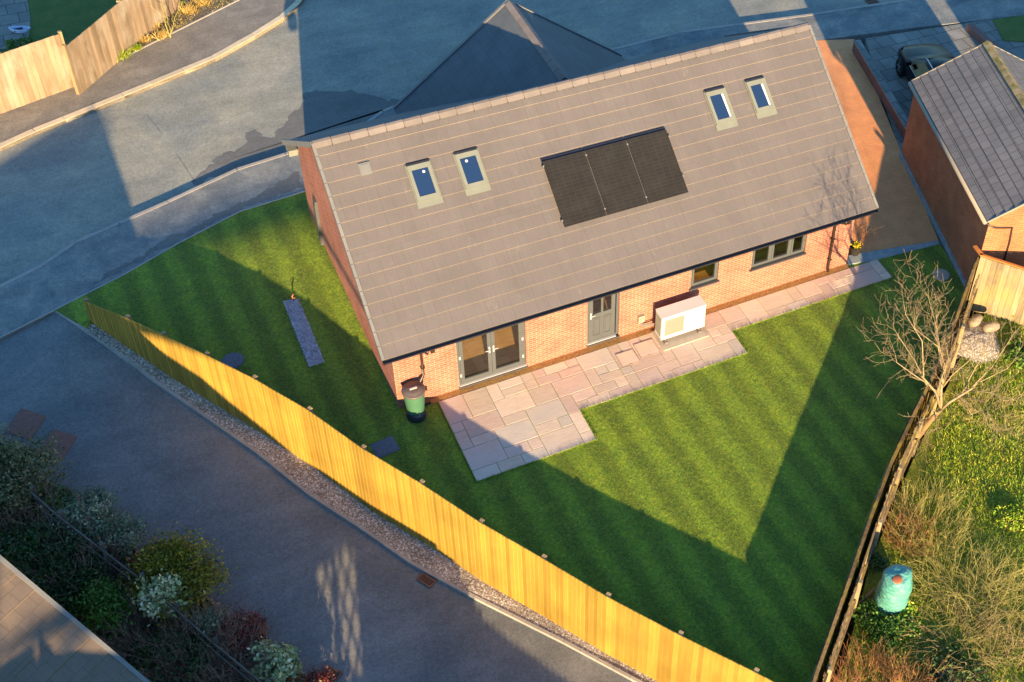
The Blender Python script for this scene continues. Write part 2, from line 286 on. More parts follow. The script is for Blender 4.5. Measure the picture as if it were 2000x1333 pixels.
MT['orange_item'] = simple('rust_marker', (0.42, 0.13, 0.06), None, 6, 0.8)

# ------------------------------------------------------------ mesh builder
def nrm(v):
    v = np.asarray(v, float); return v / (np.linalg.norm(v) + 1e-12)
class MB:
    def __init__(s): s.v = []; s.f = []; s.m = []; s.r = []; s.sm = []
    def add(s, vs, fs, m=0, r=None, smooth=False):
        o = len(s.v); s.v.extend([tuple(map(float, p)) for p in vs])
        if r is None: r = random.random()
        for f in fs: s.f.append([o + i for i in f]); s.m.append(m); s.r.append(r); s.sm.append(smooth)
        return s
    def box(s, x0, x1, y0, y1, z0, z1, m=0, r=None):
        vs = [(x0, y0, z0), (x1, y0, z0), (x1, y1, z0), (x0, y1, z0), (x0, y0, z1), (x1, y0, z1), (x1, y1, z1), (x0, y1, z1)]
        return s.add(vs, [(0, 3, 2, 1), (4, 5, 6, 7), (0, 1, 5, 4), (1, 2, 6, 5), (2, 3, 7, 6), (3, 0, 4, 7)], m, r)
    def obox(s, o, a, b, c, m=0, r=None):   # oriented box from corner o with edge vectors a b c
        o, a, b, c = map(lambda q: np.asarray(q, float), (o, a, b, c))
        vs = [o, o + a, o + a + b, o + b, o + c, o + a + c, o + a + b + c, o + b + c]
        fl = [(0, 3, 2, 1), (4, 5, 6, 7), (0, 1, 5, 4), (1, 2, 6, 5), (2, 3, 7, 6), (3, 0, 4, 7)]
        if np.dot(np.cross(a, b), c) < 0: fl = [f[::-1] for f in fl]
        return s.add(vs, fl, m, r)
    def quad(s, a, b, c, d, m=0, r=None): return s.add([a, b, c, d], [(0, 1, 2, 3)], m, r)
    def poly(s, pts, m=0, r=None): return s.add(pts, [tuple(range(len(pts)))], m, r)
    def prism(s, pts, z0, z1, m=0, r=None):
        n = len(pts); A = sum(pts[i][0] * pts[(i + 1) % n][1] - pts[(i + 1) % n][0] * pts[i][1] for i in range(n))
        if A < 0: pts = pts[::-1]
        vs = [(p[0], p[1], z0) for p in pts] + [(p[0], p[1], z1) for p in pts]
        fs = [tuple(range(n - 1, -1, -1)), tuple(range(n, 2 * n))] + [(i, (i + 1) % n, n + (i + 1) % n, n + i) for i in range(n)]
        return s.add(vs, fs, m, r)
    def tube(s, pts, r, n=8, m=0, rv=None, caps=True):
        pts = [np.asarray(p, float) for p in pts]; k = len(pts)
        if not hasattr(r, '__len__'): r = [r] * k
        vs = []; prev = None
        for i in range(k):
            t = nrm(pts[min(i + 1, k - 1)] - pts[max(i - 1, 0)])
            if prev is None: a = nrm(np.cross(t, (0, 0, 1) if abs(t[2]) < .9 else (1, 0, 0)))
            else: a = nrm(prev - t * np.dot(prev, t))
            prev = a; b = np.cross(t, a)
            for j in range(n):
                w = 2 * math.pi * j / n; vs.append(pts[i] + r[i] * (math.cos(w) * a + math.sin(w) * b))
        fs = [(i * n + j, i * n + (j + 1) % n, (i + 1) * n + (j + 1) % n, (i + 1) * n + j) for i in range(k - 1) for j in range(n)]
        if caps: fs += [tuple(range(n - 1, -1, -1)), tuple(range((k - 1) * n, k * n))]
        return s.add(vs, fs, m, rv, True)
    def lathe(s, prof, c=(0, 0, 0), n=28, m=0, axis=None, r=None):
        vs = []; k = len(prof)
        for (rr, z) in prof:
            for j in range(n):
                w = 2 * math.pi * j / n; vs.append((c[0] + rr * math.cos(w), c[1] + rr * math.sin(w), c[2] + z))
        fs = [(i * n + j, i * n + (j + 1) % n, (i + 1) * n + (j + 1) % n, (i + 1) * n + j) for i in range(k - 1) for j in range(n)]
        return s.add(vs, fs, m, r, True)
    def build(s, name, mats, parent=None, org=None, smooth=False):
        if not isinstance(mats, (list, tuple)): mats = [mats]
        V = np.array(s.v, float)
        if org is None: org = tuple(parent.location) if parent is not None else (0, 0, 0)
        if parent is not None and 'wo' in parent: org = tuple(parent['wo'])
        V = V - np.array(org, float)
        me = bpy.data.meshes.new(name); me.from_pydata(V.tolist(), [], s.f)
        for a in mats: me.materials.append(MT[a] if isinstance(a, str) else a)
        me.polygons.foreach_set('material_index', s.m)
        me.polygons.foreach_set('use_smooth', [bool(x) or smooth for x in s.sm])
        at_ = me.attributes.new('var', 'FLOAT', 'FACE'); at_.data.foreach_set('value', s.r)
        # metric box-projected UVs
        uv = me.uv_layers.new(name='UVMap'); nl = len(me.loops)
        me.update()
        nor = np.zeros(len(me.polygons) * 3); me.polygons.foreach_get('normal', nor); nor = nor.reshape(-1, 3)
        tot = np.zeros(len(me.polygons), int); me.polygons.foreach_get('loop_total', tot)
        vi = np.zeros(nl, int); me.loops.foreach_get('vertex_index', vi)
        N = np.repeat(nor, tot, axis=0); T = np.cross(np.array([0, 0, 1.0]), N); ln = np.linalg.norm(T, axis=1)
        T[ln < 1e-3] = (1, 0, 0); T /= np.linalg.norm(T, axis=1)[:, None]; B = np.cross(N, T)
        P = V[vi]; U = np.stack([(P * T).sum(1), (P * B).sum(1)], 1); uv.data.foreach_set('uv', U.ravel())
        o = bpy.data.objects.new(name, me); COL.objects.link(o)
        if parent is not None:
            o.parent = parent
        else: o.location = org
        o['wo'] = list(map(float, org))
        return o
def tag(o, label=None, cat=None, group=None, kind=None):
    if label: o['label'] = label
    if cat: o['category'] = cat
    if group: o['group'] = group
    if kind: o['kind'] = kind
    return o
def empty(name, loc, label, cat, group=None):
    o = bpy.data.objects.new(name, None); COL.objects.link(o); o.location = tuple(map(float, loc)); o.empty_display_size = 0.2
    o['wo'] = list(map(float, loc)); return tag(o, label, cat, group)
def copy_tree(o, parent=None):
    c = o.copy(); COL.objects.link(c); c.parent = parent
    for ch in o.children: copy_tree(ch, c)
    return c
def struct(name, mb, mats): return tag(mb.build(name, mats), kind='structure')
def thing1(name, mb, mats, label, cat, group=None, org=None):
    if org is None:
        V = np.array(mb.v); org = (V[:, 0].mean(), V[:, 1].mean(), V[:, 2].min())
    return tag(mb.build(name, mats, None, org), label, cat, group)
def xy(pts, z=0.0): return [tuple(at(u, v, z)[:2]) for u, v in pts]

# fast mesh for many small quads (leaves, blades)
def cloud_mesh(name, V, F, mats, var, parent=None, org=(0, 0, 0)):
    if parent is not None: org = tuple(parent['wo'])
    me = bpy.data.meshes.new(name); V = np.asarray(V, float) - np.array(org, float); F = np.asarray(F, int)
    me.vertices.add(len(V)); me.vertices.foreach_set('co', V.ravel())
    k = F.shape[1]; me.loops.add(F.size); me.loops.foreach_set('vertex_index', F.ravel())
    me.polygons.add(len(F)); me.polygons.foreach_set('loop_start', np.arange(len(F)) * k); me.polygons.foreach_set('loop_total', np.full(len(F), k))
    me.update(calc_edges=True)
    for a in mats: me.materials.append(MT[a])
    t = me.attributes.new('var', 'FLOAT', 'FACE'); t.data.foreach_set('value', np.asarray(var, float))
    o = bpy.data.objects.new(name, me); COL.objects.link(o)
    if parent is not None: o.parent = parent
    else: o.location = org
    o['wo'] = list(map(float, org)); return o
def leaves(centres, size, up=0.3, aspect=1.6):
    n = len(centres); C = np.asarray(centres)
    a = np.random.normal(size=(n, 3)); a[:, 2] *= (1 - up); a /= np.linalg.norm(a, axis=1)[:, None]
    b = np.random.normal(size=(n, 3)); b -= (b * a).sum(1)[:, None] * a; b /= np.linalg.norm(b, axis=1)[:, None]
    s = size * np.random.uniform(0.6, 1.3, (n, 1))
    A = a * s * aspect / 2; B = b * s / 2
    V = np.stack([C - A, C - B * 0.9, C + A, C + B * 0.9], 1).reshape(-1, 3)
    F = np.arange(n * 4).reshape(n, 4); return V, F
def clumpy(center, rad, n, nclump=24, spread=0.28, shell=0.6):
    c = np.array(center, float); rad = np.array(rad, float)
    d = np.random.normal(size=(nclump, 3)); d /= np.linalg.norm(d, axis=1)[:, None]; d[:, 2] = np.abs(d[:, 2]) * 0.9 + 0.05 * d[:, 2]
    rr = np.random.uniform(shell, 1.0, (nclump, 1)); cl = d * rr
    idx = np.random.randint(0, nclump, n)
    g = np.random.normal(size=(n, 3)) * spread * np.random.uniform(0.4, 1.1, (nclump, 1))[idx]
    P = cl[idx] + g; bright = np.random.uniform(0.0, 1.0, nclump)[idx] * 0.6 + np.random.uniform(0, 0.4, n)
    return c + P * rad, bright
def shrub(name, u, v, zg, r, h, mat, label, n=2600, size=0.055, group=None, cat='shrub', stems='twig_dark', spread=0.26, nclump=26, up=0.3):
    c = at(u, v, zg + h * 0.55); base = (c[0], c[1], zg)
    t = empty(name, base, label, cat, group)
    P, br = clumpy((c[0], c[1], zg + h * 0.42), (r, r, h * 0.5), n, nclump, spread, 0.55)
    P[:, 2] = np.maximum(P[:, 2], zg + 0.02)
    V, F = leaves(P, size, up); cloud_mesh('foliage', V, F, [mat], br, t)
    mb = MB()
    for k in range(9):
        w = random.uniform(0, 6.28); q = random.uniform(0.3, 0.75) * r
        mb.tube([base, (base[0] + q * .5 * math.cos(w), base[1] + q * .5 * math.sin(w), zg + h * .35), (base[0] + q * math.cos(w), base[1] + q * math.sin(w), zg + h * .75)], [0.022, 0.015, 0.006], 5)
    mb.build('stem', stems, t); return t
# bare branching growth: list of (pts, radii)
def grow(mb, p, d, L, r, depth, spread=0.55, up=0.12, kids=(2, 3), wig=0.18, minr=0.004, sides=4, side=True):
    p = np.array(p, float); d = nrm(d); k = 4; pts = [p]; rs = [r]
    for i in range(k):
        d = nrm(d + np.random.normal(size=3) * wig + np.array([0, 0, up])); p = p + d * L / k; pts.append(p); rs.append(max(minr, r * (1 - 0.45 * (i + 1) / k)))
    mb.tube(pts, rs, sides, caps=False)
    if depth <= 0: return
    for _ in range(random.randint(*kids)):
        dd = nrm(d + np.random.normal(size=3) * spread); grow(mb, pts[-1], dd, L * random.uniform(.6, .85), rs[-1] * .8, depth - 1, spread, up, kids, wig, minr, sides, side)
    if side:
        for i in (1, 2, 3):
            if random.random() < .6:
                dd = nrm(d + np.random.normal(size=3) * spread * 1.4); grow(mb, pts[i], dd, L * random.uniform(.3, .55), rs[i] * .5, max(0, depth - 2), spread, up, kids, wig, minr, sides, False)
def twigs(mb, center, rad, n, L, r=0.006, lean=0.5, zg=None, arch=0.0):
    for _ in range(n):
        a = random.uniform(0, 6.28); q = math.sqrt(random.random()) * rad
        p = np.array([center[0] + q * math.cos(a), center[1] + q * math.sin(a), center[2]])
        d = nrm([lean * math.cos(a) * random.uniform(.2, 1.2) + random.gauss(0, .25), lean * math.sin(a) * random.uniform(.2, 1.2) + random.gauss(0, .25), 1])
        l = L * random.uniform(.5, 1.15); pts = [p]
        for i in range(4):
            d = nrm(d + np.array([random.gauss(0, .12), random.gauss(0, .12), -arch * (i + 1) * .25])); p = p + d * l / 4; pts.append(p)
        mb.tube(pts, [r, r * .85, r * .65, r * .5, r * .35], 3, caps=False)
        if random.random() < .8:
            for _k in range(2):
                b = pts[random.randint(1, 3)]; e = nrm(d + np.random.normal(size=3) * .6); mb.tube([b, b + e * l * .18, b + e * l * .34 + np.array([0, 0, .01])], [r * .6, r * .45, r * .3], 3, caps=False)
def blades(pts, h, w=0.012, lean=0.5):
    P = np.asarray(pts, float); n = len(P); a = np.random.uniform(0, 6.28, n)
    t = np.stack([np.cos(a), np.sin(a), np.zeros(n)], 1) * w / 2
    hh = h * np.random.uniform(.5, 1.25, (n, 1)); ln = np.random.normal(size=(n, 3)) * lean; ln[:, 2] = 1; ln /= np.linalg.norm(ln, axis=1)[:, None]
    V = np.stack([P - t, P + t, P + ln * hh], 1).reshape(-1, 3); F = np.arange(n * 3).reshape(n, 3); return V, F
def in_poly(P, poly):
    x, y = P[:, 0], P[:, 1]; ins = np.zeros(len(P), bool); j = len(poly) - 1
    for i in range(len(poly)):
        xi, yi = poly[i][:2]; xj, yj = poly[j][:2]
        ins ^= ((yi > y) != (yj > y)) & (x < (xj - xi) * (y - yi) / (yj - yi + 1e-12) + xi); j = i
    return ins
def scatter(poly, n):
    A = np.array([p[:2] for p in poly]); lo = A.min(0); hi = A.max(0); out = np.zeros((0, 2))
    while len(out) < n:
        Q = np.random.uniform(lo, hi, (n * 2, 2)); out = np.concatenate([out, Q[in_poly(Q, poly)]])
    return out[:n]

# ------------------------------------------------------------ terrain of the sloping lane
T0 = np.array([-6.32, 6.26]); TU = nrm((0.49, -0.87))
def zlane(x, y):
    t = (np.array([x, y]) - T0) @ TU
    return float(np.interp(t, [-3, 0, 1.3, 2.7, 4.4, 6, 7.8, 10, 13, 17, 30], [-.05, -.07, -.35, -.62, -.85, -1.08, -1.28, -1.42, -1.48, -1.40, -1.40]))

FTOP = [(163,587,.72),(245,620,.97),(315,652,1.1),(400,692,1.17),(493,738,1.18),(600,800,1.16),(706,875,1.1),(820,943,1.02),(937,1020,.96),(1059,1090,.94),(1185,1165,.94),(1327,1240,.94),(1475,1313,.94),(1620,1388,.94)]
FP = [at(u, v, z) for u, v, z in FTOP]          # fence top at each post
CLAMP = 0.02
# ------------------------------------------------------------ ground sheets
g = MB(); g.quad((-400, -400, -1.9), (400, -400, -1.9), (400, 400, -1.9), (-400, 400, -1.9)); struct('ground', g, 'rough_grass')
KN = [(-400,760),(-140,632),(0,563),(85,520),(150,475),(235,438),(330,396),(465,333),(560,303)]          # near kerb line
kn = xy(KN, 0.0)
kr = xy([(1205,97),(1330,65),(1590,30),(1785,0),(2120,-55),(2600,-130)], 0.0)       # kerb line at the right behind the house
PB = xy([(-400,858),(0,662),(108,607),(240,540),(355,474),(470,415),(597,375)], 0.0)   # back edge of near footway
mid = [(1.9, 11.0), (3.4, 11.9), (6.5, 12.7)]
midb = [(0.6, 9.2), (3.5, 10.2), (6.5, 10.6), (10.5, 10.6)]
pbr = xy([(1590,80),(1780,55),(2000,30),(2600,-60)], 0.0)
near_kerb = kn + mid + kr
near_back = PB + midb + pbr
farx = xy([(-420,470),(0,290),(70,258),(185,212),(300,165),(420,115),(500,70),(555,35),(585,8),(625,-45),(650,-120)], 0.0)
road = MB(); road.prism(near_kerb + [(60, 20), (60, 60), (-30, 60), (-40, 20)], -0.6, -0.12); struct('road', road, 'road')
fn = MB(); fn.prism(near_kerb + near_back[::-1], -0.5, 0.0); struct('footpath', fn, 'foot_near')
FB = xy([(-420,370),(0,212),(60,187),(140,157),(230,120),(320,75),(400,35),(470,0),(540,-60),(560,-120)], 0.0)
ff = MB(); ff.prism(farx + FB[::-1], -0.6, 0.004); struct('far_footpath', ff, 'foot')
def kerbline(pts, w, z0, z1, seg=0.9, rv=0.3):
    mb = MB(); P = [np.array(p[:2]) for p in pts]
    for i in range(len(P) - 1):
        a, b = P[i], P[i + 1]; L = np.linalg.norm(b - a); k = max(1, int(L / seg)); d = (b - a) / k; n_ = np.array([-d[1], d[0]]) / np.linalg.norm(d)
        for j in range(k):
            o = a + d * j; dd = d * 0.985
            mb.obox((o[0], o[1], z0), (dd[0], dd[1], 0), (n_[0] * w, n_[1] * w, 0), (0, 0, z1 - z0), 0, random.random())
    return mb
struct('kerb', kerbline(near_kerb, 0.11, -0.45, 0.012), 'kerb')
struct('far_kerb', kerbline(farx, 0.20, -0.45, 0.016), 'kerb_light')
struct('edging', kerbline(PB, 0.045, -0.3, 0.022), 'kerb')
struct('far_edging', kerbline(FB[1:], 0.05, -0.3, 0.03), 'kerb')
# damp stain and repaired trench on the road
dz = -0.116
def jag(pts, amp=.05, seg=.12, seed=2):
    rs = np.random.RandomState(seed); out = []
    for i in range(len(pts)):
        a = np.array(pts[i], float); b = np.array(pts[(i + 1) % len(pts)], float); k = max(1, int(np.linalg.norm(b - a) / seg))
        for j in range(k): p = a + (b - a) * j / k; p[:2] += rs.normal(size=2) * amp; out.append(tuple(p))
    return out
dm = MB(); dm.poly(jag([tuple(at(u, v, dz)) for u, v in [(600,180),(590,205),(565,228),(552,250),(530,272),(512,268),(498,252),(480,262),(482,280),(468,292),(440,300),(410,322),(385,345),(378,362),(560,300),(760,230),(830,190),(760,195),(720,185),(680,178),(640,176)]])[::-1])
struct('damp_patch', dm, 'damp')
fd_ = MB(); fd_.poly(jag([tuple(at(u, v, .004)) for u, v in [(585,335),(560,347),(530,366),(500,384),(470,398),(420,420),(370,450),(330,462),(290,492),(255,512),(215,530),(170,562),(240,527),(300,496),(355,467),(420,434),(470,409),(530,388),(590,366)]], .035)[::-1]); struct('shade_footway_patch', fd_, 'damp')  # shadow band along the footway, painted as a dark asphalt sheet
sm_ = MB()
for a, b in (((345, 301), (381, 356)), ((287, 224), (318, 264)), ((583, 78), (640, 62))):
    p, q_ = at(*a, dz), at(*b, dz); d = nrm(q_ - p); n_ = np.array([-d[1], d[0], 0]) * .009; sm_.quad(p - n_, q_ - n_, q_ + n_, p + n_)
struct('road_seam', sm_, 'damp')

# lawn
LEFTG = [tuple(at(108, 607, 0)[:2]), tuple(at(150, 632, 0)[:2])]
lawn_poly = LEFTG + [tuple(at(168, 640, -.02)[:2])] + [(p[0] + .06, p[1] + .035) for p in FP[:-1]] + [(5.25, -11.70)] + xy([(1600,1300),(1660,1130),(1740,905),(1822,735),(1905,520)], 1.05) + xy([(1835,475)], 0) + [(13.35, -0.05), (13.35, 8.0), (12.0, 10.3)] + [p for p in [(10.5, 10.55), (6.5, 10.55), (3.5, 10.15), (0.6, 9.15)]] + [tuple(p) for p in PB[:1:-1]]
lm = MB(); lm.prism([tuple(p) for p in lawn_poly], -1.2, 0.014); struct('lawn', lm, 'lawn')
# grass blades breaking up the lawn edge and surface
LP = [tuple(p) for p in lawn_poly]
Q = scatter(LP, 90000); Q = Q[~((Q[:, 0] > -0.02) & (Q[:, 0] < 13.33) & (Q[:, 1] > -0.02))]
PAT = [(0.96, -0.19), (0.96, -2.955), (4.11, -2.955), (4.11, -1.918), (8.99, -1.918), (8.99, -1.03), (14.255, -1.03), (14.255, -0.2)]
Q = Q[~in_poly(Q, PAT)]
ed = []
for a, b in (((0.96, -2.97), (4.12, -2.97)), ((4.12, -1.93), (9.0, -1.93)), ((9.0, -1.045), (14.27, -1.045)), ((.94, -.2), (.94, -2.97)), ((4.125, -2.95), (4.125, -1.92)), ((9.005, -1.9), (9.005, -1.03))):
    k = int(260 * math.dist(a, b)); w = np.random.uniform(0, 1, (k, 1)); ed.append(np.array(a) + w * (np.array(b) - np.array(a)) + np.random.normal(size=(k, 2)) * .012)
ed = np.concatenate(ed)
E3 = np.concatenate([np.c_[Q, np.full(len(Q), .012)], np.c_[ed, np.full(len(ed), .012)]])
hh = np.concatenate([np.full(len(Q), .035), np.full(len(ed), .075)])
V, F = blades(E3, 1.0, 0.010, 0.45); V = V.reshape(-1, 3, 3); V[:, 2] = V[:, 0] + (V[:, 2] - V[:, 0]) * hh[:, None]; V = V.reshape(-1, 3)
tag(cloud_mesh('grass', V, F, ['l_lawn'], np.random.random(len(F))), 'short mown grass blades over the striped lawn', 'grass', kind='stuff')

# lane (driveway at the lower left), kerb and gravel strip along the fence
KL = [onsurf(u, v, zlane, .07) for u, v in [(108,607),(150,635),(200,670),(250,707),(300,745),(350,780),(400,815),(450,850),(500,885),(550,925),(600,965),(650,998),(700,1030),(750,1065),(800,1100),(850,1128),(900,1155),(950,1180),(1000,1205),(1050,1230),(1100,1255),(1165,1290),(1230,1325),(1300,1362),(1400,1415)]]
e0 = nrm(np.array(PB[1]) - np.array(PB[2])); nperp = np.array([-0.87, -0.49])
ln = MB(); W_ = [0, .5, 1, 1.5, 2, 3, 4, 5, 6, 8, 10, 14]; idx = {}
rows = []
for i, k in enumerate(KL):
    t = min(1, i / 8.0); d = nrm(e0 * (1 - t) + nperp * t); rows.append([(k[0] + d[0] * w, k[1] + d[1] * w) for w in W_])
vs = []; 
for r_ in rows:
    for (x, y) in r_: vs.append((x, y, zlane(x, y) - .012))
nw = len(W_)
fs = [(i * nw + j, i * nw + j + 1, (i + 1) * nw + j + 1, (i + 1) * nw + j) for i in range(len(rows) - 1) for j in range(nw - 1)]
fs = [f[::-1] for f in fs]
ln.add(vs, fs, 0, .5, True); o = struct('lane', ln, 'drive')
if o.data.polygons[0].normal.z < 0: o.data.flip_normals()
kb = MB()
for i in range(len(KL) - 1):
    a, b = KL[i], KL[i + 1]; d = b - a; n_ = nrm((-d[1], d[0], 0)) * .075
    for j in range(2):
        o_ = a + d * j / 2; kb.obox(o_ - np.array([0, 0, .35]), d * .49, n_, (0, 0, .355), 0, random.random())
struct('lane_kerb', kb, 'kerb')
# fence polyline (base below the top), gravel strip between
def fence_pt(s):    # s in post units
    i = min(int(s), len(FP) - 2); w = s - i; return FP[i] * (1 - w) + FP[i + 1] * w
gs = MB(); gv = []; NS = 60
for i in range(NS + 1):
    w = i / NS; k = KL[min(int(w * (len(KL) - 1)), len(KL) - 2)]; fr = w * (len(KL) - 1) - min(int(w * (len(KL) - 1)), len(KL) - 2)
    a = KL[min(int(w * (len(KL) - 1)), len(KL) - 2)] * (1 - fr) + KL[min(int(w * (len(KL) - 1)), len(KL) - 2) + 1] * fr
    f = fence_pt(0.001 + w * (len(FP) - 1.01))
    n0 = nrm((f[0] - a[0], f[1] - a[1], 0)) * .09
    gv += [(a[0] + n0[0], a[1] + n0[1], zlane(a[0], a[1]) + .06), (f[0] + .02, f[1] + .02, zlane(f[0], f[1]) + .05)]
gs.add(gv, [(2 * i, 2 * i + 2, 2 * i + 3, 2 * i + 1)[::1] for i in range(NS)], 0, .5, False)
o = struct('gravel_strip', gs, 'gravel')
if o.data.polygons[20].normal.z < 0: o.data.flip_normals()
# little wedge of turf at the road end of the fence
wd = MB(); A_ = [tuple(at(u, v, .02)) for u, v in [(112,606),(166,588),(172,625),(160,636)]]; wd.poly([A_[0], A_[3], A_[2], A_[1]])
struct('turf_wedge', wd, 'lawn')
# bank of earth under the hedge on the far side of the lane
HB = [onsurf(u, v, zlane, 0) for u, v in [(-60,820),(0,868),(60,915),(140,985),(230,1065),(330,1115),(420,1185),(500,1255),(600,1330),(700,1400)]]
hb = MB(); vv = []
for p in HB:
    for w, dzv in ((0, .03), (.25, .14), (2.0, .16), (9.0, .1)):
        x, y = p[0] - .87 * w, p[1] - .49 * w; vv.append((x, y, zlane(x, y) + dzv))
hb.add(vv, [(i * 4 + j, (i + 1) * 4 + j, (i + 1) * 4 + j + 1, i * 4 + j + 1) for i in range(len(HB) - 1) for j in range(3)], 0, .5, False)
o = struct('hedge_bed', hb, 'earth')
if o.data.polygons[0].normal.z < 0: o.data.flip_normals()
hk = MB()
for i in range(len(HB) - 1):
    a, b = HB[i], HB[i + 1]; d = b - a; n_ = nrm((-d[1], d[0], 0)) * .07; hk.obox(a - np.array([0, 0, .2]), d * .99, n_, (0, 0, .27), 0, random.random())
struct('bed_edging', hk, 'kerb')

# driveways at the right, plinth strip, neighbour garden
rd = MB(); rd.prism([(13.33, -0.02), tuple(at(1835, 475, 0)[:2]), tuple(at(1770, 322, 0)[:2])] + xy([(1700,150),(1668,77)], 0) + [tuple(pbr[0]), (13.33, 10.6)], -.3, .006)
struct('gravel_driveway', rd, 'resin')
sd = MB(); sd.prism(xy([(1690,75),(1925,40),(2050,25),(2100,200)], 0) + [(24, -2), (16.5, -1.5), (17.6, 3.6)], -.3, .003)
struct('paved_driveway', sd, 'slabs_grey')
# concrete edging at the end of the gravel driveway
ce = MB(); E0, E1, E2, E3_ = [at(u, v, .05) for u, v in [(1655,517),(1836,476),(1832,470),(1655,500)]]
ce.prism([tuple(E0[:2]), tuple(at(1710,507,.05)[:2]), tuple(E1[:2]), tuple(E2[:2]), tuple(at(1716,489,.05)[:2]), tuple(E3_[:2])], -.2, .05); struct('edging_strip', ce, 'concrete_blue')
gp = [(5.35, -11.95)] + [tuple(p) for p in xy([(1640,1333),(1700,1100),(1780,905),(1860,735),(1930,600)], -.2)] + [(17.3, -2.6), (40, -8), (40, -40), (5, -40)]
gd = MB(); gd.prism(gp, -1.5, -.25); struct('neighbour_garden', gd, 'rough_grass')
# upper left garden + planting bed
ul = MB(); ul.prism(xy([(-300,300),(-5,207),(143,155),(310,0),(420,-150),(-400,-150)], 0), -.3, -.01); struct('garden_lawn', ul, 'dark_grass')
up_ = MB(); up_.prism(xy([(-200,120),(10,96),(55,85),(60,40),(50,-20),(-200,-20)], 0), -.1, .004); struct('garden_patio', up_, 'slabs_grey')
bd_ = MB(); bd_.prism(xy([(146,151),(150,157),(230,118),(320,73),(400,33),(468,0),(530,-60),(400,-90),(312,0)], 0), -.3, .02); struct('planting_bed', bd_, 'bed')

# patio of random rectangular slabs
def patio():
    base = MB(); base.prism(PAT, -.1, .004)
    gx = list(np.linspace(.964, 4.111, 11)) + list(np.linspace(4.111, 8.99, 17))[1:] + list(np.linspace(8.99, 14.255, 18))[1:]
    gy = [-.19, -.47, -.75, -1.03, -1.326, -1.622, -1.918, -2.264, -2.61, -2.955]
    nx, ny = len(gx) - 1, len(gy) - 1
    def inside(i, j):
        if i >= nx or j >= ny: return False
        return bool(in_poly(np.array([[(gx[i] + gx[i + 1]) / 2, (gy[j] + gy[j + 1]) / 2]]), PAT)[0])
    used = set(); rnd = random.Random(3); mb = MB(); sizes = [(2, 2), (2, 3), (3, 2), (2, 1), (1, 2), (2, 2), (3, 2), (1, 1), (2, 3), (2, 1), (1, 2)]
    for i in range(nx):
        for j in range(ny):
            if (i, j) in used or not inside(i, j): continue
            rnd.shuffle(sizes); ok = None
            for sx, sy in sizes + [(1, 1)]:
                if all((i + a, j + b) not in used and inside(i + a, j + b) for a in range(sx) for b in range(sy)): ok = (sx, sy); break
            sx, sy = ok
            for a in range(sx):
                for b in range(sy): used.add((i + a, j + b))
            q = .006; x0 = gx[i] + q; x1 = gx[i + sx] - q; y1 = gy[j] - q; y0 = gy[j + sy] + q
            h = .024 + rnd.uniform(-.003, .003); e = .006
            vs = [(x0, y0, 0), (x1, y0, 0), (x1, y1, 0), (x0, y1, 0), (x0, y0, h - e), (x1, y0, h - e), (x1, y1, h - e), (x0, y1, h - e), (x0 + e, y0 + e, h), (x1 - e, y0 + e, h), (x1 - e, y1 - e, h), (x0 + e, y1 - e, h)]
            fl = [(8, 9, 10, 11), (4, 5, 9, 8), (5, 6, 10, 9), (6, 7, 11, 10), (7, 4, 8, 11), (0, 1, 5, 4), (1, 2, 6, 5), (2, 3, 7, 6), (3, 0, 4, 7)]
            mb.add(vs, fl, rnd.choice([0, 0, 0, 1, 1, 2]), rnd.random())
    return base, mb
def slab_mat(name, c1, c2, c3):
    m, n, l, b = nodes_of(name, 0.8, 0.2)
    v = objc(n); w = mapping(n, l, v, (1.0, 3.5, 1), (0, 0, .5))
    c = mixc(n, l, ramp(n, l, noise(n, l, w, 2.2, 5, .6, 1.2), .35, .65), rgb(*c1), rgb(*c2))
    c = mixc(n, l, ramp(n, l, noise(n, l, v, 1.1, 4), .5, .7), c, rgb(*c3))
    a = n.new('ShaderNodeAttribute'); a.attribute_name = 'var'; c = scalec(n, l, c, ramp(n, l, a.outputs['Fac'], 0, 1, .86, 1.12))
    c = scalec(n, l, c, ramp(n, l, noise(n, l, v, 70, 3), .3, .7, .92, 1.08))
    l.new(c, b.inputs['Base Color']); bump(n, l, b, noise(n, l, w, 5, 5, .7, 1.5), .6, .015); return m
MT['slab_a'] = slab_mat('buff_sandstone', (.62, .50, .38), (.54, .43, .33), (.57, .47, .39))
MT['slab_b'] = slab_mat('pink_sandstone', (.58, .44, .35), (.50, .38, .31), (.54, .44, .39))
MT['slab_c'] = slab_mat('grey_sandstone', (.50, .45, .37), (.55, .46, .37), (.47, .42, .37))
MT['joint'] = simple('dark_joint', (.30, .20, .11), (.22, .15, .10), 8)
pb_, ps_ = patio(); struct('patio_base', pb_, 'joint'); struct('patio', ps_, ['slab_a', 'slab_b', 'slab_c'])
ss = MB(); ss.box(.60, 13.3, -.188, -.001, -.1, .020); struct('soil_strip', ss, 'soil')

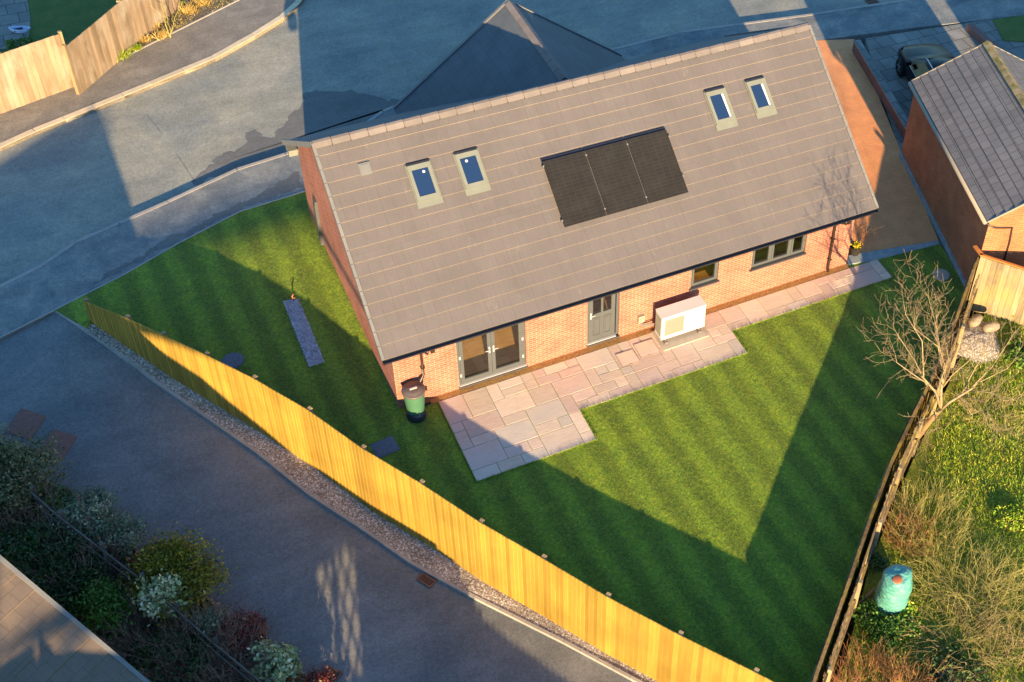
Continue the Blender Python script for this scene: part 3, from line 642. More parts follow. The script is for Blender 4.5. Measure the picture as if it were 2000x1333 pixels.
# ------------------------------------------------------------ the bungalow
L, D, ZE, ZR, YE = 13.308, 8.152, 2.38, 5.604, -.431
X0, X1 = -.31, 13.682
S_ = nrm((0, D / 2 - YE, ZR - ZE)); SN = np.array([0, -S_[2], S_[1]]); SL = np.linalg.norm((0, D / 2 - YE, ZR - ZE))
def rp(x, s, h=0.0): return np.array([x, YE, ZE]) + S_ * s + SN * h
house = empty('bungalow', (6.65, 4.0, 0), 'new brick bungalow with long grey tiled roof, skylights and three black solar panels', 'house')
ops = [(1.605, 3.432, .10, 2.16), (5.145, 6.062, .12, 2.16), (8.165, 9.005, 1.05, 2.10), (10.03, 11.765, 1.05, 2.10)]
def wall_open(mb, Lx, H, ops, tf, depth=.10, base=0.0, m=0):
    xs = sorted({0, Lx} | {o[0] for o in ops} | {o[1] for o in ops}); zs = sorted({base, H} | {o[2] for o in ops} | {o[3] for o in ops})
    for i in range(len(xs) - 1):
        for j in range(len(zs) - 1):
            cx, cz = (xs[i] + xs[i + 1]) / 2, (zs[j] + zs[j + 1]) / 2
            if any(o[0] < cx < o[1] and o[2] < cz < o[3] for o in ops): continue
            mb.quad(tf(xs[i], 0, zs[j]), tf(xs[i + 1], 0, zs[j]), tf(xs[i + 1], 0, zs[j + 1]), tf(xs[i], 0, zs[j + 1]), m)
    for (a, b, c, d) in ops:
        mb.quad(tf(a, 0, c), tf(a, 0, d), tf(a, depth, d), tf(a, depth, c), m); mb.quad(tf(b, 0, d), tf(b, 0, c), tf(b, depth, c), tf(b, depth, d), m)
        mb.quad(tf(a, 0, d), tf(b, 0, d), tf(b, depth, d), tf(a, depth, d), m); mb.quad(tf(b, 0, c), tf(a, 0, c), tf(a, depth, c), tf(b, depth, c), m)
wl = MB(); wall_open(wl, L, 2.28, ops, lambda x, y, z: (x, y, z), .10, -.15)
def gable(mb, x, sgn):
    pts = [(x, 0, -.15), (x, D, -.15), (x, D, 2.50), (x, D / 2, 5.44), (x, 0, 2.50)]
    mb.poly(pts[::-1] if sgn < 0 else pts)
gable(wl, 0, -1); gable(wl, L, 1)
wl.quad((L, D, -.15), (0, D, -.15), (0, D, 2.5), (L, D, 2.5)); wl.quad((0, 0, 2.28), (L, 0, 2.28), (L, 0, 2.5), (0, 0, 2.5))
# projecting front-gable wing on the road side
WZ, WX0, WXC, WX1, WY = 5.05, 3.0, 6.63, 10.26, 9.08
wl.quad((WX0 + .3, D, -.1), (WX0 + .3, D, 2.3), (WX0 + .3, 8.80, 2.3), (WX0 + .3, 8.80, -.1)); wl.quad((WX1 - .3, 8.80, -.1), (WX1 - .3, 8.80, 2.3), (WX1 - .3, D, 2.3), (WX1 - .3, D, -.1))
wl.poly([(WX1 - .3, 8.80, -.1), (WX0 + .3, 8.80, -.1), (WX0 + .3, 8.80, 2.25), (WXC, 8.80, 4.7), (WX1 - .3, 8.80, 2.25)])
wl.build('wall', 'brick', house)
# inner rooms behind the glass
inr = MB(); inr.box(.15, 13.1, .30, 5.0, .02, .10, 0); inr.quad((.15, 5, .1), (.15, 5, 2.4), (13.1, 5, 2.4), (13.1, 5, .1), 1); inr.quad((.15, .3, 2.32), (13.1, .3, 2.32), (13.1, 5, 2.32), (.15, 5, 2.32), 1)
for x in (.2, 4.3, 7.3, 9.5, 13.0): inr.box(x, x + .08, .3, 5, .1, 2.3, 1)
inr.build('room', ['floorwood', 'inwall'], house)
# front roof slope in 16 lapped courses
rf = MB(); NC = 16; dS = SL / NC; th = .030
for i in range(NC):
    s0, s1 = i * dS, (i + 1) * dS
    rf.quad(rp(X0, s0, th), rp(X1, s0, th), rp(X1, s1, 0.0), rp(X0, s1, 0.0), 0)
    rf.quad(rp(X0, s0, -.002), rp(X1, s0, -.002), rp(X1, s0, th), rp(X0, s0, th), 1)
rf.quad(rp(X0, 0, -.05), rp(X0, SL, -.05), rp(X1, SL, -.05), rp(X1, 0, -.05), 0)
rf.build('roof', ['roof', 'roof_edge'], house)
# back slope
def rb(x, s, h=0.0):
    p = rp(x, s, h); return np.array([p[0], D - p[1], p[2]])
bk = MB(); bk.quad(rb(X1, 0), rb(X0, 0), rb(X0, SL), rb(X1, SL)); bk.quad(rb(X0, 0, -.05), rb(X1, 0, -.05), rb(X1, SL, -.05), rb(X0, SL, -.05))
bk.build('rear_roof', 'roof_back', house)
wr = MB()
for sgn, xe in ((-1, WX0), (1, WX1)):
    ez = 2.22
    a = (xe, 8.2, ez); b = (xe, WY, ez); c = (WXC, WY, WZ); d = (WXC, 4.7, WZ); wr.poly([a, b, c, d] if sgn > 0 else [d, c, b, a])
    a2 = [(p[0], p[1], p[2] - .05) for p in (a, b, c, d)]; wr.poly(a2[::-1] if sgn > 0 else a2)
wrp = wr.build('wing_roof', 'roof_back', house)
wrd = MB(); yv = 4.95
while yv < WY - .1:
    wrd.obox((WXC - .14, yv, WZ - .06), (.14, 0, .10), (0, .43, 0), (0, 0, .03)); wrd.obox((WXC + .14, yv, WZ - .06), (-.14, 0, .10), (0, .43, 0), (0, 0, .03)); yv += .45
wrd.build('ridge_tile', 'ridge', house)
for xe in (WX0, WX1):
    wv = MB()
    a = np.array([xe, WY, 2.22]); c = np.array([WXC, WY, WZ]); d = c - a; wv.obox(a + [0, -.06, .01], d, (0, .09, 0), (0, 0, .04))
    wv.build('verge', 'verge', house)
# ridge tiles of the main roof
rt = MB(); x = X0; k = 0
while x < X1 - .2:
    w = min(.45, X1 - x) - .012
    for sg in (1, -1):
        P = []
        for (yy, zz) in ((0.0, .075), (.07, .055), (.17, -.045)): P.append((yy * sg, zz))
        vs = [(x + dx, D / 2 + yy, ZR + zz + .012 * (dx > 0)) for dx in (0, w) for yy, zz in P]
        f = [(0, 1, 4, 3), (1, 2, 5, 4)]; rt.add(vs, f if sg < 0 else [q[::-1] for q in f], 0, random.random())
    rt.obox((x + w - .01, D / 2 - .18, ZR - .05), (.022, 0, 0), (0, .36, 0), (0, 0, .02), 1); rt.obox((x + w, D / 2 - .02, ZR + .05), (.015, 0, 0), (0, .05, 0), (0, 0, .045), 1)
    x += .45
rt.build('ridge_tile', ['ridge', 'black'], house)
# verges, bargeboards, boxed eaves
for xx in (X0 - .03, X1 - .04):
    vg = MB()
    for i in range(NC):
        vg.obox(rp(xx, i * dS, -.10), (.075, 0, 0), S_ * dS * .97, SN * .145, 0); 
        a = rb(xx, i * dS, -.10); sb = np.array([0, -S_[1], S_[2]]); nb = np.array([0, -SN[1], SN[2]]); vg.obox(a, (.075, 0, 0), sb * dS * .90, nb * .145, 1)
    vg.build('verge', ['verge', 'verge'], house)
for xx in (X0 + .05, L + .05):
    bx = MB(); bx.box(xx, xx + .24, D + .02, D + .40, 2.10, 2.30); bx.build('box_end', 'fascia_green', house)
bx = MB(); bx.box(X0 + .05, L + .29, -.36, -.02, 2.18, 2.27); bx.build('soffit', 'fascia_green', house)
fa = MB(); fa.box(X0 + .02, X1 - .02, -.395, -.365, 2.16, 2.35); fa.build('fascia', 'black', house)
gt = MB(); n = 7
for i in range(n):
    a0, a1 = math.pi * i / n, math.pi * (i + 1) / n
    f = lambda a, r: (-.455 - r * math.cos(a) * 1.0, 2.325 - r * math.sin(a))
    p, q_ = f(a0, .06), f(a1, .06); gt.quad((X0, p[0], p[1]), (X0, q_[0], q_[1]), (X1, q_[0], q_[1]), (X1, p[0], p[1]))
gt.box(X0 - .01, X0, -.52, -.39, 2.26, 2.33); gt.box(X1, X1 + .01, -.52, -.39, 2.26, 2.33); gt.box(X0, X1, -.52, -.505, 2.31, 2.335); gt.build('gutter', 'black', house)
for px in (.70, 12.62):
    dp = MB(); dp.tube([(px + .06, -.45, 2.27), (px + .06, -.44, 2.16), (px, -.10, 1.98), (px, -.07, 1.9), (px, -.07, .25 if px > 5 else 1.05)] + ([(px, -.1, .06)] if px > 5 else [(px - .16, -.22, .98)]), .037, 10)
    for z in (.5, 1.3, 1.85): dp.box(px - .05, px + .05, -.12, 0, z, z + .035)
    dp.build('downpipe', 'brownpipe', house)
for px in (.92, 12.85):
    c_ = MB(); c_.box(px - .05, px + .05, -.36, -.30, 2.02, 2.14); c_.build('bracket', 'brownpipe', house)
# windows and doors: frames, panes, sills
def frame_rect(mb, x0, x1, z0, z1, w, y0, y1, m=0):
    mb.box(x0, x0 + w, y0, y1, z0, z1, m); mb.box(x1 - w, x1, y0, y1, z0, z1, m); mb.box(x0 + w, x1 - w, y0, y1, z1 - w, z1, m); mb.box(x0 + w, x1 - w, y0, y1, z0, z0 + w, m)
def handle(mb, x, z, sg, y=.035):
    mb.box(x - .018, x + .018, y - .012, y, z - .11, z + .11); mb.tube([(x, y, z + .02), (x, y - .05, z + .02), (x + sg * .12, y - .05, z + .02)], .011, 8)
# french doors
fr = MB(); a, b, c, d = ops[0]; frame_rect(fr, a, b, c, d, .07, .05, .12); fd = fr.build('french_door', 'frame', house)
mid_ = (a + b) / 2
for sg, x0, x1 in ((-1, a + .075, mid_ - .004), (1, mid_ + .004, b - .075)):
    lf = MB(); frame_rect(lf, x0, x1, c + .075, d - .075, .095, .04, .105); o = lf.build('door_leaf', 'frame', fd)
for x0, x1 in ((a + .165, mid_ - .09), (mid_ + .09, b - .165)):
    g_ = MB(); g_.quad((x0, .07, c + .16), (x1, .07, c + .16), (x1, .07, d - .16), (x0, .07, d - .16)); g_.build('pane', 'glass', fd)
for x, sg in ((mid_ - .055, -1), (mid_ + .055, 1)):
    h_ = MB(); handle(h_, x, 1.08, sg); h_.build('handle', 'chrome', fd)
for x in (a + .075, b - .075):
    for z in (.45, 1.1, 1.9): hg = MB(); hg.box(x - .02, x + .02, .025, .05, z - .05, z + .05); hg.build('hinge', 'chrome', fd)
s_ = MB(); s_.box(a - .02, b + .02, -.05, .05, c - .045, c, 0); s_.box(a, b, -.02, .045, c + .002, c + .02, 1); s_.build('sill', ['sill', 'chrome'], fd)
# back door
a, b, c, d = ops[1]; fr = MB(); frame_rect(fr, a, b, c, d, .065, .05, .12); bdn = fr.build('back_door', 'frame', house)
lf = MB(); x0, x1 = a + .07, b - .10
lf.box(x0, x1, .05, .10, c + .07, 1.15); lf.box(x0, x0 + .11, .05, .10, 1.15, d - .07); lf.box(x1 - .11, x1, .05, .10, 1.15, d - .07); lf.box(x0 + .11, x1 - .11, .05, .10, d - .17, d - .07)
xm = (x0 + x1) / 2; lf.box(xm - .03, xm + .03, .05, .10, 1.15, d - .17)
for u0, u1 in ((x0 + .12, xm - .05), (xm + .05, x1 - .12)):
    frame_rect(lf, u0, u1, c + .22, 1.0, .018, .036, .05); lf.box(u0 + .05, u1 - .05, .040, .05, c + .28, .94)
lf.build('door_leaf', 'frame', bdn)
for u0, u1 in ((x0 + .11, xm - .03), (xm + .03, x1 - .11)):
    g_ = MB(); g_.quad((u0, .075, 1.15), (u1, .075, 1.15), (u1, .075, d - .17), (u0, .075, d - .17)); g_.build('pane', 'glass', bdn)
h_ = MB(); handle(h_, x0 + .05, 1.12, 1, .05); h_.build('handle', 'chrome', bdn)
s_ = MB(); s_.box(a - .02, b + .02, -.05, .05, c - .045, c, 0); s_.box(a, b - .08, -.02, .045, c + .002, c + .025, 1); s_.build('sill', ['sill', 'chrome'], bdn)
# windows
def window(o, cells, label=None):
    a, b, c, d = o; fr = MB(); frame_rect(fr, a, b, c, d, .055, .05, .12)
    k = len(cells) - 1
    for e in cells[1:-1]: fr.box(e - .035, e + .035, .05, .12, c + .055, d - .055)
    w = fr.build('window', 'frame', house)
    for i in range(k):
        x0 = cells[i] + (.035 if i else .055); x1 = cells[i + 1] - (.035 if i < k - 1 else .055)
        sa = MB(); frame_rect(sa, x0, x1, c + .055, d - .055, .05, .035, .10); sa.build('sash', 'frame', w)
        g_ = MB(); g_.quad((x0 + .05, .065, c + .105), (x1 - .05, .065, c + .105), (x1 - .05, .065, d - .105), (x0 + .05, .065, d - .105)); g_.build('pane', 'glass', w)
    s2 = MB(); s2.box(a - .05, b + .03, -.06, .045, c - .045, c + .002); s2.build('sill', 'sill', w)
    # blinds / worktop seen inside
    i2 = MB(); i2.box(a + .1, b - .1, .16, .55, c - .12, c - .08); i2.build('inner_sill', 'inwall', w)
    return w
window(ops[2], [ops[2][0], ops[2][1]]); window(ops[3], [ops[3][0], 10.66, 11.28, ops[3][1]])
oc = MB(); oc.quad((8.0, .75, .1), (9.2, .75, .1), (9.2, .75, 2.3), (8.0, .75, 2.3)); oc.build('room', 'sunlit_ochre', house)  # partition added close behind the small window, sunlit orange in its colour
# grey cabinet on the left gable
cb = MB(); cb.box(-.07, -.002, 6.60, 6.82, -.1, 1.62); cb.box(-.085, -.07, 6.62, 6.80, .0, 1.5); cb.build('meter_cabinet', 'frame', house)
# skylights
SK = [(1.62, 2.262, 3.46, 4.445), (2.85, 3.495, 3.46, 4.435), (9.885, 10.53, 3.42, 4.41), (11.14, 11.765, 3.46, 4.41)]
for k, (x0, x1, s0, s1) in enumerate(SK):
    fl = MB(); fl.obox(rp(x0, s0 - .16, .034), (x1 - x0, 0, 0), S_ * (s1 - s0 + .16), SN * .012)
    sky = fl.build('skylight', 'skyframe', house)
    f2 = MB(); H = .09; w = .085
    for (xa, xb, sa, sb_) in ((x0 + .03, x0 + .03 + w, s0, s1 - .05), (x1 - .03 - w, x1 - .03, s0, s1 - .05), (x0 + .03 + w, x1 - .03 - w, s0, s0 + .12), (x0 + .03 + w, x1 - .03 - w, s1 - .05 - .13, s1 - .05)):
        f2.obox(rp(xa, sa, .04), (xb - xa, 0, 0), S_ * (sb_ - sa), SN * (H - .04))
    f2.obox(rp(x0, s0 - .02, .045), (.02, 0, 0), S_ * (s1 - s0), SN * .02); f2.obox(rp(x1 - .02, s0 - .02, .045), (.02, 0, 0), S_ * (s1 - s0), SN * .02)
    f2.build('frame', 'skyframe', sky)
    hd = MB(); hd.obox(rp(x0 + .03, s1 - .045, .034), (x1 - x0 - .06, 0, 0), S_ * .05, SN * .05); hd.build('top_hood', 'black', sky)
    g_ = MB(); g_.obox(rp(x0 + .115, s0 + .12, .045), (x1 - x0 - .23, 0, 0), S_ * (s1 - s0 - .30), SN * .03); g_.build('pane', 'skyglass', sky)
    # ceiling lamp / pale blind edge behind the glass
    g2 = MB()
    if k < 2: c_ = rp(x0 + (.40 if k == 0 else .27), s1 - .27, .079); g2.add([c_ + .035 * (math.cos(t) * np.array([1, 0, 0]) + math.sin(t) * S_) for t in np.linspace(0, 6.28, 13)[:-1]], [tuple(range(12))])
    else: g2.quad(rp(x1 - .165, s0 + .13, .078), rp(x1 - .12, s0 + .13, .078), rp(x1 - .12, s1 - .19, .078), rp(x1 - .165 - .02, s1 - .19, .078))
    g2.build('blind', 'white', sky)
# vent tile
vt = MB(); vt.obox(rp(.56, 4.455, .02), (.28, 0, 0), S_ * .31, SN * .03); vt.obox(rp(.59, 4.50, .045), (.22, 0, 0), S_ * .22, SN * .02); vt.build('vent_tile', 'verge', house)
# solar panels, rails, clamps
for k, (x0, x1) in enumerate(((4.955, 6.115), (6.135, 7.285), (7.305, 8.455))):
    pn = MB(); pn.obox(rp(x0, 1.865, .10), (x1 - x0, 0, 0), S_ * 1.78, SN * .035); p = pn.build('solar_panel', 'solar', house)
    up2 = MB(); up2.obox(rp(x0, 3.66, .036), (x1 - x0, 0, 0), S_ * .07, SN * .03); up2.build('mounting_rail', 'black', p)
    for (xx, ss_) in ((x0 - .035, 2.02), (x0 - .035, 3.50)) + (((x1 + .0, 2.3), (x1 + .0, 3.42)) if k == 2 else ()):
        cl = MB(); cl.obox(rp(xx, ss_, .06), (.04, 0, 0), S_ * .04, SN * .085); cl.build('clamp', 'verge', p)
    if k: cl = MB(); cl.obox(rp(x0 - .013, 1.87, .10), (.006, 0, 0), S_ * 1.76, SN * .022); cl.build('joint_strip', 'verge', p)
# isolator box and conduit
ib = MB(); ib.box(6.60, 6.78, -.10, 0, .42, .66, 0); ib.box(6.64, 6.74, -.115, -.10, .46, .58, 0); ib.build('isolator_box', 'grille', house)
pc = MB(); pc.tube([(6.69, -.05, .42), (6.72, -.10, .30), (6.90, -.16, .30), (7.05, -.2, .34)], .028, 8); pc.tube([(6.72, -.05, .42), (6.75, -.12, .34), (7.05, -.25, .40)], .018, 8); pc.build('conduit', 'rubber', house)

# ------------------------------------------------------------ heat pump on its slab
sb2 = MB(); sb2.box(6.95, 8.31, -.95, -.195, -.05, .055); thing1('concrete_slab', sb2, 'concrete', 'pale concrete slab set in the patio under the heat pump', 'slab', org=(7.63, -.57, 0))
hp = empty('heat_pump', (7.63, -.53, .055), 'white box shaped heat pump standing on its slab against the brick wall', 'heat pump')
hx0, hx1, hy0, hy1, hz0, hz1 = 6.985, 8.285, -.70, -.32, .19, 1.005
c_ = MB()
c_.box(hx0, hx1, hy0, hy1, hz0, hz1); c_.box(hx0 - .01, hx1 + .01, hy0 - .012, hy1 + .01, hz1, hz1 + .02); c_.box(hx0 - .004, hx1 + .004, hy0 - .006, hy0, hz0 + .0, hz0 + .07)
c_.build('casing', 'white', hp)
g_ = MB(); g_.box(hx0 + .09, hx0 + .66, hy0 - .018, hy0 - .001, hz0 + .13, hz1 - .10)
for i in range(16): g_.box(hx0 + .10, hx0 + .65, hy0 - .026, hy0 - .018, hz0 + .15 + i * .034, hz0 + .158 + i * .034)
for i in range(9): g_.box(hx0 + .12 + i * .06, hx0 + .126 + i * .06, hy0 - .030, hy0 - .026, hz0 + .13, hz1 - .10)
g_.build('fan_grille', 'grille', hp)
sg_ = MB()
for i in range(7): sg_.box(hx0 - .012, hx0 - .001, hy0 + .04 + i * .045, hy0 + .062 + i * .045, hz0 + .08, hz1 - .06)
sg_.build('side_vent', 'finlight', hp)
bd2 = MB(); bd2.box(hx1 - .28, hx1 - .12, hy0 - .003, hy0 - .001, hz1 - .14, hz1 - .115); bd2.build('badge', 'concrete_blue', hp)
for x in (hx0 + .13, hx1 - .16):
    f_ = MB(); f_.box(x - .05, x + .05, hy0 - .08, hy1 + .06, .055, .13); f_.box(x - .02, x + .02, hy0 - .02, hy1, .13, .19); f_.build('foot', 'rubber', hp)

# water butt
wb = empty('water_butt', (.33, -.42, 0), 'green water butt with brown lid on a black stand at the bungalow corner', 'water butt')
c0 = (.33, -.40, 0)
m_ = MB(); m_.lathe([(.0, 0), (.235, 0), (.25, .03), (.225, .24), (.20, .25), (0, .25)], c0, 24); m_.build('stand', 'black', wb)
m_ = MB(); m_.lathe([(0, .25), (.205, .25), (.215, .28), (.245, .60), (.268, .92), (.275, .95), (.26, .97)], c0, 32); m_.build('body', 'butt_green', wb)
m_ = MB(); m_.lathe([(.283, .95), (.292, .965), (.292, 1.0), (.27, 1.012), (.22, 1.012), (.21, 1.03), (.10, 1.04), (0, 1.042)], c0, 32); m_.build('lid', 'butt_lid', wb)
m_ = MB(); m_.box(.24, .42, -.42, -.375, 1.03, 1.065); m_.build('lid_grip', 'chrome', wb)
m_ = MB(); m_.tube([(.34, -.62, .36), (.34, -.68, .36), (.34, -.69, .32)], .014, 8); m_.build('tap', 'black', wb)
gu = MB(); gu.box(.60, .78, -.18, -.03, -.02, .10); thing1('gully_hopper', gu, 'black', 'small black drain hopper at the wall beside the water butt', 'drain')

# covers and gravel strips
def disc(name, u, v, z, rx, ry, rot, mat, label, cat, group=None, square=False):
    c = at(u, v, z); mb = MB(); n = 4 if square else 28; pts = []
    for i in range(n):
        w = 2 * math.pi * (i + (.5 if square else 0)) / n; k = math.sqrt(2) if square else 1
        x, y = rx * k * math.cos(w), ry * k * math.sin(w); pts.append((c[0] + x * math.cos(rot) - y * math.sin(rot), c[1] + x * math.sin(rot) + y * math.cos(rot)))
    mb.prism(pts, z - .1, z + .028); q = [(c[0] + (p[0] - c[0]) * .86, c[1] + (p[1] - c[1]) * .86) for p in pts]; mb.prism(q, z + .028, z + .036)
    return thing1(name, mb, mat, label, cat, group, (c[0], c[1], z))
disc('manhole_cover', 455, 706, .0, .28, .28, 0, 'cover', 'round blue grey cover in the shaded lawn beside the yellow fence', 'manhole cover')
disc('manhole_cover', 752, 875, .0, .29, .25, .1, 'cover', 'square speckled grey cover in the lawn near the water butt', 'manhole cover', square=True)
disc('manhole_cover', 1838, 538, .0, .25, .25, 0, 'concrete', 'round pale cover in the dark lawn corner by the garage wall', 'manhole cover')
for (u, v, lb) in ((50, 829, 'red block cover in the lane, left one of two near the hedge'), (112, 869, 'red block cover in the lane, right one of two near the hedge')):
    p = onsurf(u, v, zlane, 0); mb = MB(); ax = nrm((p[0] * 0 + .62, .78, 0)); ay = nrm((-.78, .62, 0)); w, h = .72, .62
    zs_ = [zlane(*(p[:2] + ax[:2] * a_ * w / 2 + ay[:2] * b_ * h / 2)) + .004 for a_, b_ in ((-1, -1), (1, -1), (1, 1), (-1, 1))]
    cs = [(p[0] + ax[0] * a_ * w / 2 + ay[0] * b_ * h / 2, p[1] + ax[1] * a_ * w / 2 + ay[1] * b_ * h / 2) for a_, b_ in ((-1, -1), (1, -1), (1, 1), (-1, 1))]
    vs = [(cs[i][0], cs[i][1], zs_[i] - .1) for i in range(4)] + [(cs[i][0], cs[i][1], zs_[i] + .012) for i in range(4)]
    mb.add(vs, [(4, 5, 6, 7), (0, 1, 5, 4), (1, 2, 6, 5), (2, 3, 7, 6), (3, 0, 4, 7)]); thing1('access_cover', mb, 'cover_brick', lb, 'manhole cover')
def grate(u, v, f, w, h, rot, label, mat='metal_rust', n=8):
    p = onsurf(u, v, f, 0) ; z = p[2]; mb = MB(); ca, sa_ = math.cos(rot), math.sin(rot)
    slope = np.array([f(p[0] + .1, p[1]) - z, f(p[0], p[1] + .1) - z]) * 10
    def P(a, b, h_): 
        x = a * ca - b * sa_; y = a * sa_ + b * ca; return np.array([p[0] + x, p[1] + y, z + x * slope[0] + y * slope[1] + h_])
    def bar(a0, a1, b0, b1, h0, h1, m):
        vs = [P(a0, b0, h0), P(a1, b0, h0), P(a1, b1, h0), P(a0, b1, h0), P(a0, b0, h1), P(a1, b0, h1), P(a1, b1, h1), P(a0, b1, h1)]
        mb.add(vs, [(4, 5, 6, 7), (0, 1, 5, 4), (1, 2, 6, 5), (2, 3, 7, 6), (3, 0, 4, 7)], m)
    bar(-w / 2, w / 2, -h / 2, h / 2, -.05, .002, 1)
    for a0, a1, b0, b1 in ((-w / 2, w / 2, -h / 2, -h / 2 + .04), (-w / 2, w / 2, h / 2 - .04, h / 2), (-w / 2, -w / 2 + .04, -h / 2 + .04, h / 2 - .04), (w / 2 - .04, w / 2, -h / 2 + .04, h / 2 - .04), (-w / 2 + .04, w / 2 - .04, -.02, .02)): bar(a0, a1, b0, b1, .002, .03, 0)
    for i in range(n): 
        a0 = -w / 2 + .05 + i * (w - .1) / n
        bar(a0, a0 + .018, -h / 2 + .04, -.02, .002, .025, 0); bar(a0, a0 + .018, .02, h / 2 - .04, .002, .025, 0)
    return thing1('drain_grate', mb, [mat, 'black'], label, 'drain grate')
grate(838, 1129, zlane, .42, .42, -1.05, 'rusty drain grate in the lane beside the gravel strip under the fence')
grate(643, 1322, zlane, .42, .42, -.9, 'rusty drain grate at the bottom edge of the picture below the shrubs')
grate(1703, 4, lambda x, y: -.12, .42, .36, .1, 'rusty drain grate in the shaded road beside the kerb at upper right')
# slate strip with rusty rod
a_, b_, c2, d2 = [at(u, v, .0) for u, v in [(553, 590), (583, 585), (634, 708), (604, 718)]]
sp = MB(); sp.prism([tuple(p[:2]) for p in (a_, b_, c2, d2)], -.1, .03)
for _ in range(900):
    w1, w2 = random.random(), random.random(); p = (a_ * (1 - w1) + b_ * w1) * (1 - w2) + (d2 * (1 - w1) + c2 * w1) * w2 + np.random.normal(size=3) * .012; s0 = random.uniform(.015, .035)
    e1 = nrm(np.random.normal(size=3)) * s0; e2 = nrm(np.cross(e1, np.random.normal(size=3))) * s0; nn = nrm(np.cross(e1, e2)) * s0 * .4
    sp.obox((p[0], p[1], .032), e1, e2, nn, 0)
thing1('slate_strip', sp, 'slate_gravel', 'narrow strip of blue slate chippings in the side lawn', 'gravel strip')
rdm = MB(); q0 = at(574, 588, 0); rdm.tube([q0, q0 + np.array([-.02, .02, .16]), q0 + np.array([.03, .06, .2])], .02, 6); rdm.tube([q0 + np.array([0, 0, .06]), q0 + np.array([.05, 0, .1])], .012, 6)
thing1('marker_peg', rdm, 'orange_item', 'little rust red peg at the head of the slate strip', 'peg')
# recessed tray covers in the patio
for (x0, x1, y0, y1, lb) in ((5.72, 6.22, -1.02, -.55, 'left recessed tray cover in the patio between back door and heat pump'), (6.30, 6.86, -.93, -.42, 'right recessed tray cover in the patio beside the heat pump slab')):
    mb = MB(); frame_rect(mb, x0, x1, 0, 1, .015, 0, 1) if False else None
    for a in ((x0, x1, y0, y0 + .008), (x0, x1, y1 - .008, y1), (x0, x0 + .008, y0 + .008, y1 - .008), (x1 - .008, x1, y0 + .008, y1 - .008)): mb.box(a[0], a[1], a[2], a[3], .02, .038, 1)
    mb.box(x0 + .008, x1 - .008, y0 + .008, y1 - .008, .02, .0365, 0); mb.box(x0 + .2, x0 + .27, y1 - .012, y1 + .004, .038, .041, 1); mb.box(x0 + .2, x0 + .27, y0 - .004, y0 + .012, .038, .041, 1)
    thing1('tray_cover', mb, ['slab_a', 'joint'], lb, 'manhole cover', org=((x0 + x1) / 2, (y0 + y1) / 2, .02))

# ------------------------------------------------------------ yellow timber fence
yf = empty('timber_fence', (FP[0][0], FP[0][1], 0), 'long new yellow closeboard timber fence between the lane and the lawn', 'fence')
def zb_(x, y): return zlane(x, y) + .03
bm = MB(); segs = []
tot = 0; bw = .118
for i in range(len(FP) - 1):
    a, b = FP[i], FP[i + 1]; Lh = math.hypot(b[0] - a[0], b[1] - a[1]); k = max(1, round(Lh / bw)); d = (b - a) / k; dh = nrm((d[0], d[1], 0)); nn = np.array([dh[1], -dh[0], 0])
    if nn @ np.array([-.87, -.5, 0]) < 0: nn = -nn
    for j in range(k):
        p = a + d * j; q_ = a + d * (j + 1) + dh * .012; z0 = zb_(p[0], p[1]) - .03; z0b = zb_(q_[0], q_[1]) - .03
        t0, t1 = .008, .028; j1 = random.uniform(-.004, .004)
        vs = [p * [1, 1, 0] + [0, 0, z0], q_ * [1, 1, 0] + [0, 0, z0b], q_ * [1, 1, 0] + nn * t1 + [0, 0, z0b], p * [1, 1, 0] + nn * t0 + [0, 0, z0]]
        vt_ = [v_ + np.array([0, 0, (p[2] + (q_[2] - p[2]) * (1 if ii in (1, 2) else 0) + j1) - v_[2]]) for ii, v_ in enumerate(vs)]
        if np.cross((q_ - p)[:2], nn[:2]) < 0:
            fl = [(0, 1, 2, 3), (7, 6, 5, 4), (1, 0, 4, 5), (2, 1, 5, 6), (3, 2, 6, 7), (0, 3, 7, 4)]
        else: fl = [(0, 3, 2, 1), (4, 5, 6, 7), (0, 1, 5, 4), (1, 2, 6, 5), (2, 3, 7, 6), (3, 0, 4, 7)]
        bm.add(vs + vt_, fl, 0)
bm.build('board', 'fence', yf)
for i, p in enumerate(FP[:-1]):
    d = nrm((FP[i + 1] - p) * [1, 1, 0]); nn = np.array([d[1], -d[0], 0]); nn = nn if nn @ np.array([-.87, -.5, 0]) > 0 else -nn
    mb = MB(); mb.obox(p * [1, 1, 0] - nn * .115 - d * .05 + [0, 0, zb_(p[0], p[1]) - .2], d * .10, nn * .10, (0, 0, p[2] - .012 - zb_(p[0], p[1]) + .2)); mb.build('post', 'fence_end', yf)
rl = MB()
for i in range(len(FP) - 1):
    a, b = FP[i], FP[i + 1]; d = (b - a); nn = nrm((d[1], -d[0], 0)); nn = nn if nn @ np.array([-.87, -.5, 0]) > 0 else -nn
    for f in (.15, 1.0): rl.obox(a - nn * .045 - [0, 0, f], d, nn * .044, (0, 0, .07))
rl.build('rail', 'fence', yf)

# ------------------------------------------------------------ right boundary fences
RT = [at(u, v, z) for u, v, z in [(1575,1372,1.02),(1600,1300,1.02),(1660,1130,1.05),(1700,1012,1.05),(1740,905,1.07),(1782,815,1.14),(1822,735,1.25),(1865,630,1.4),(1903,522,1.58),(1914,500,1.62)]]
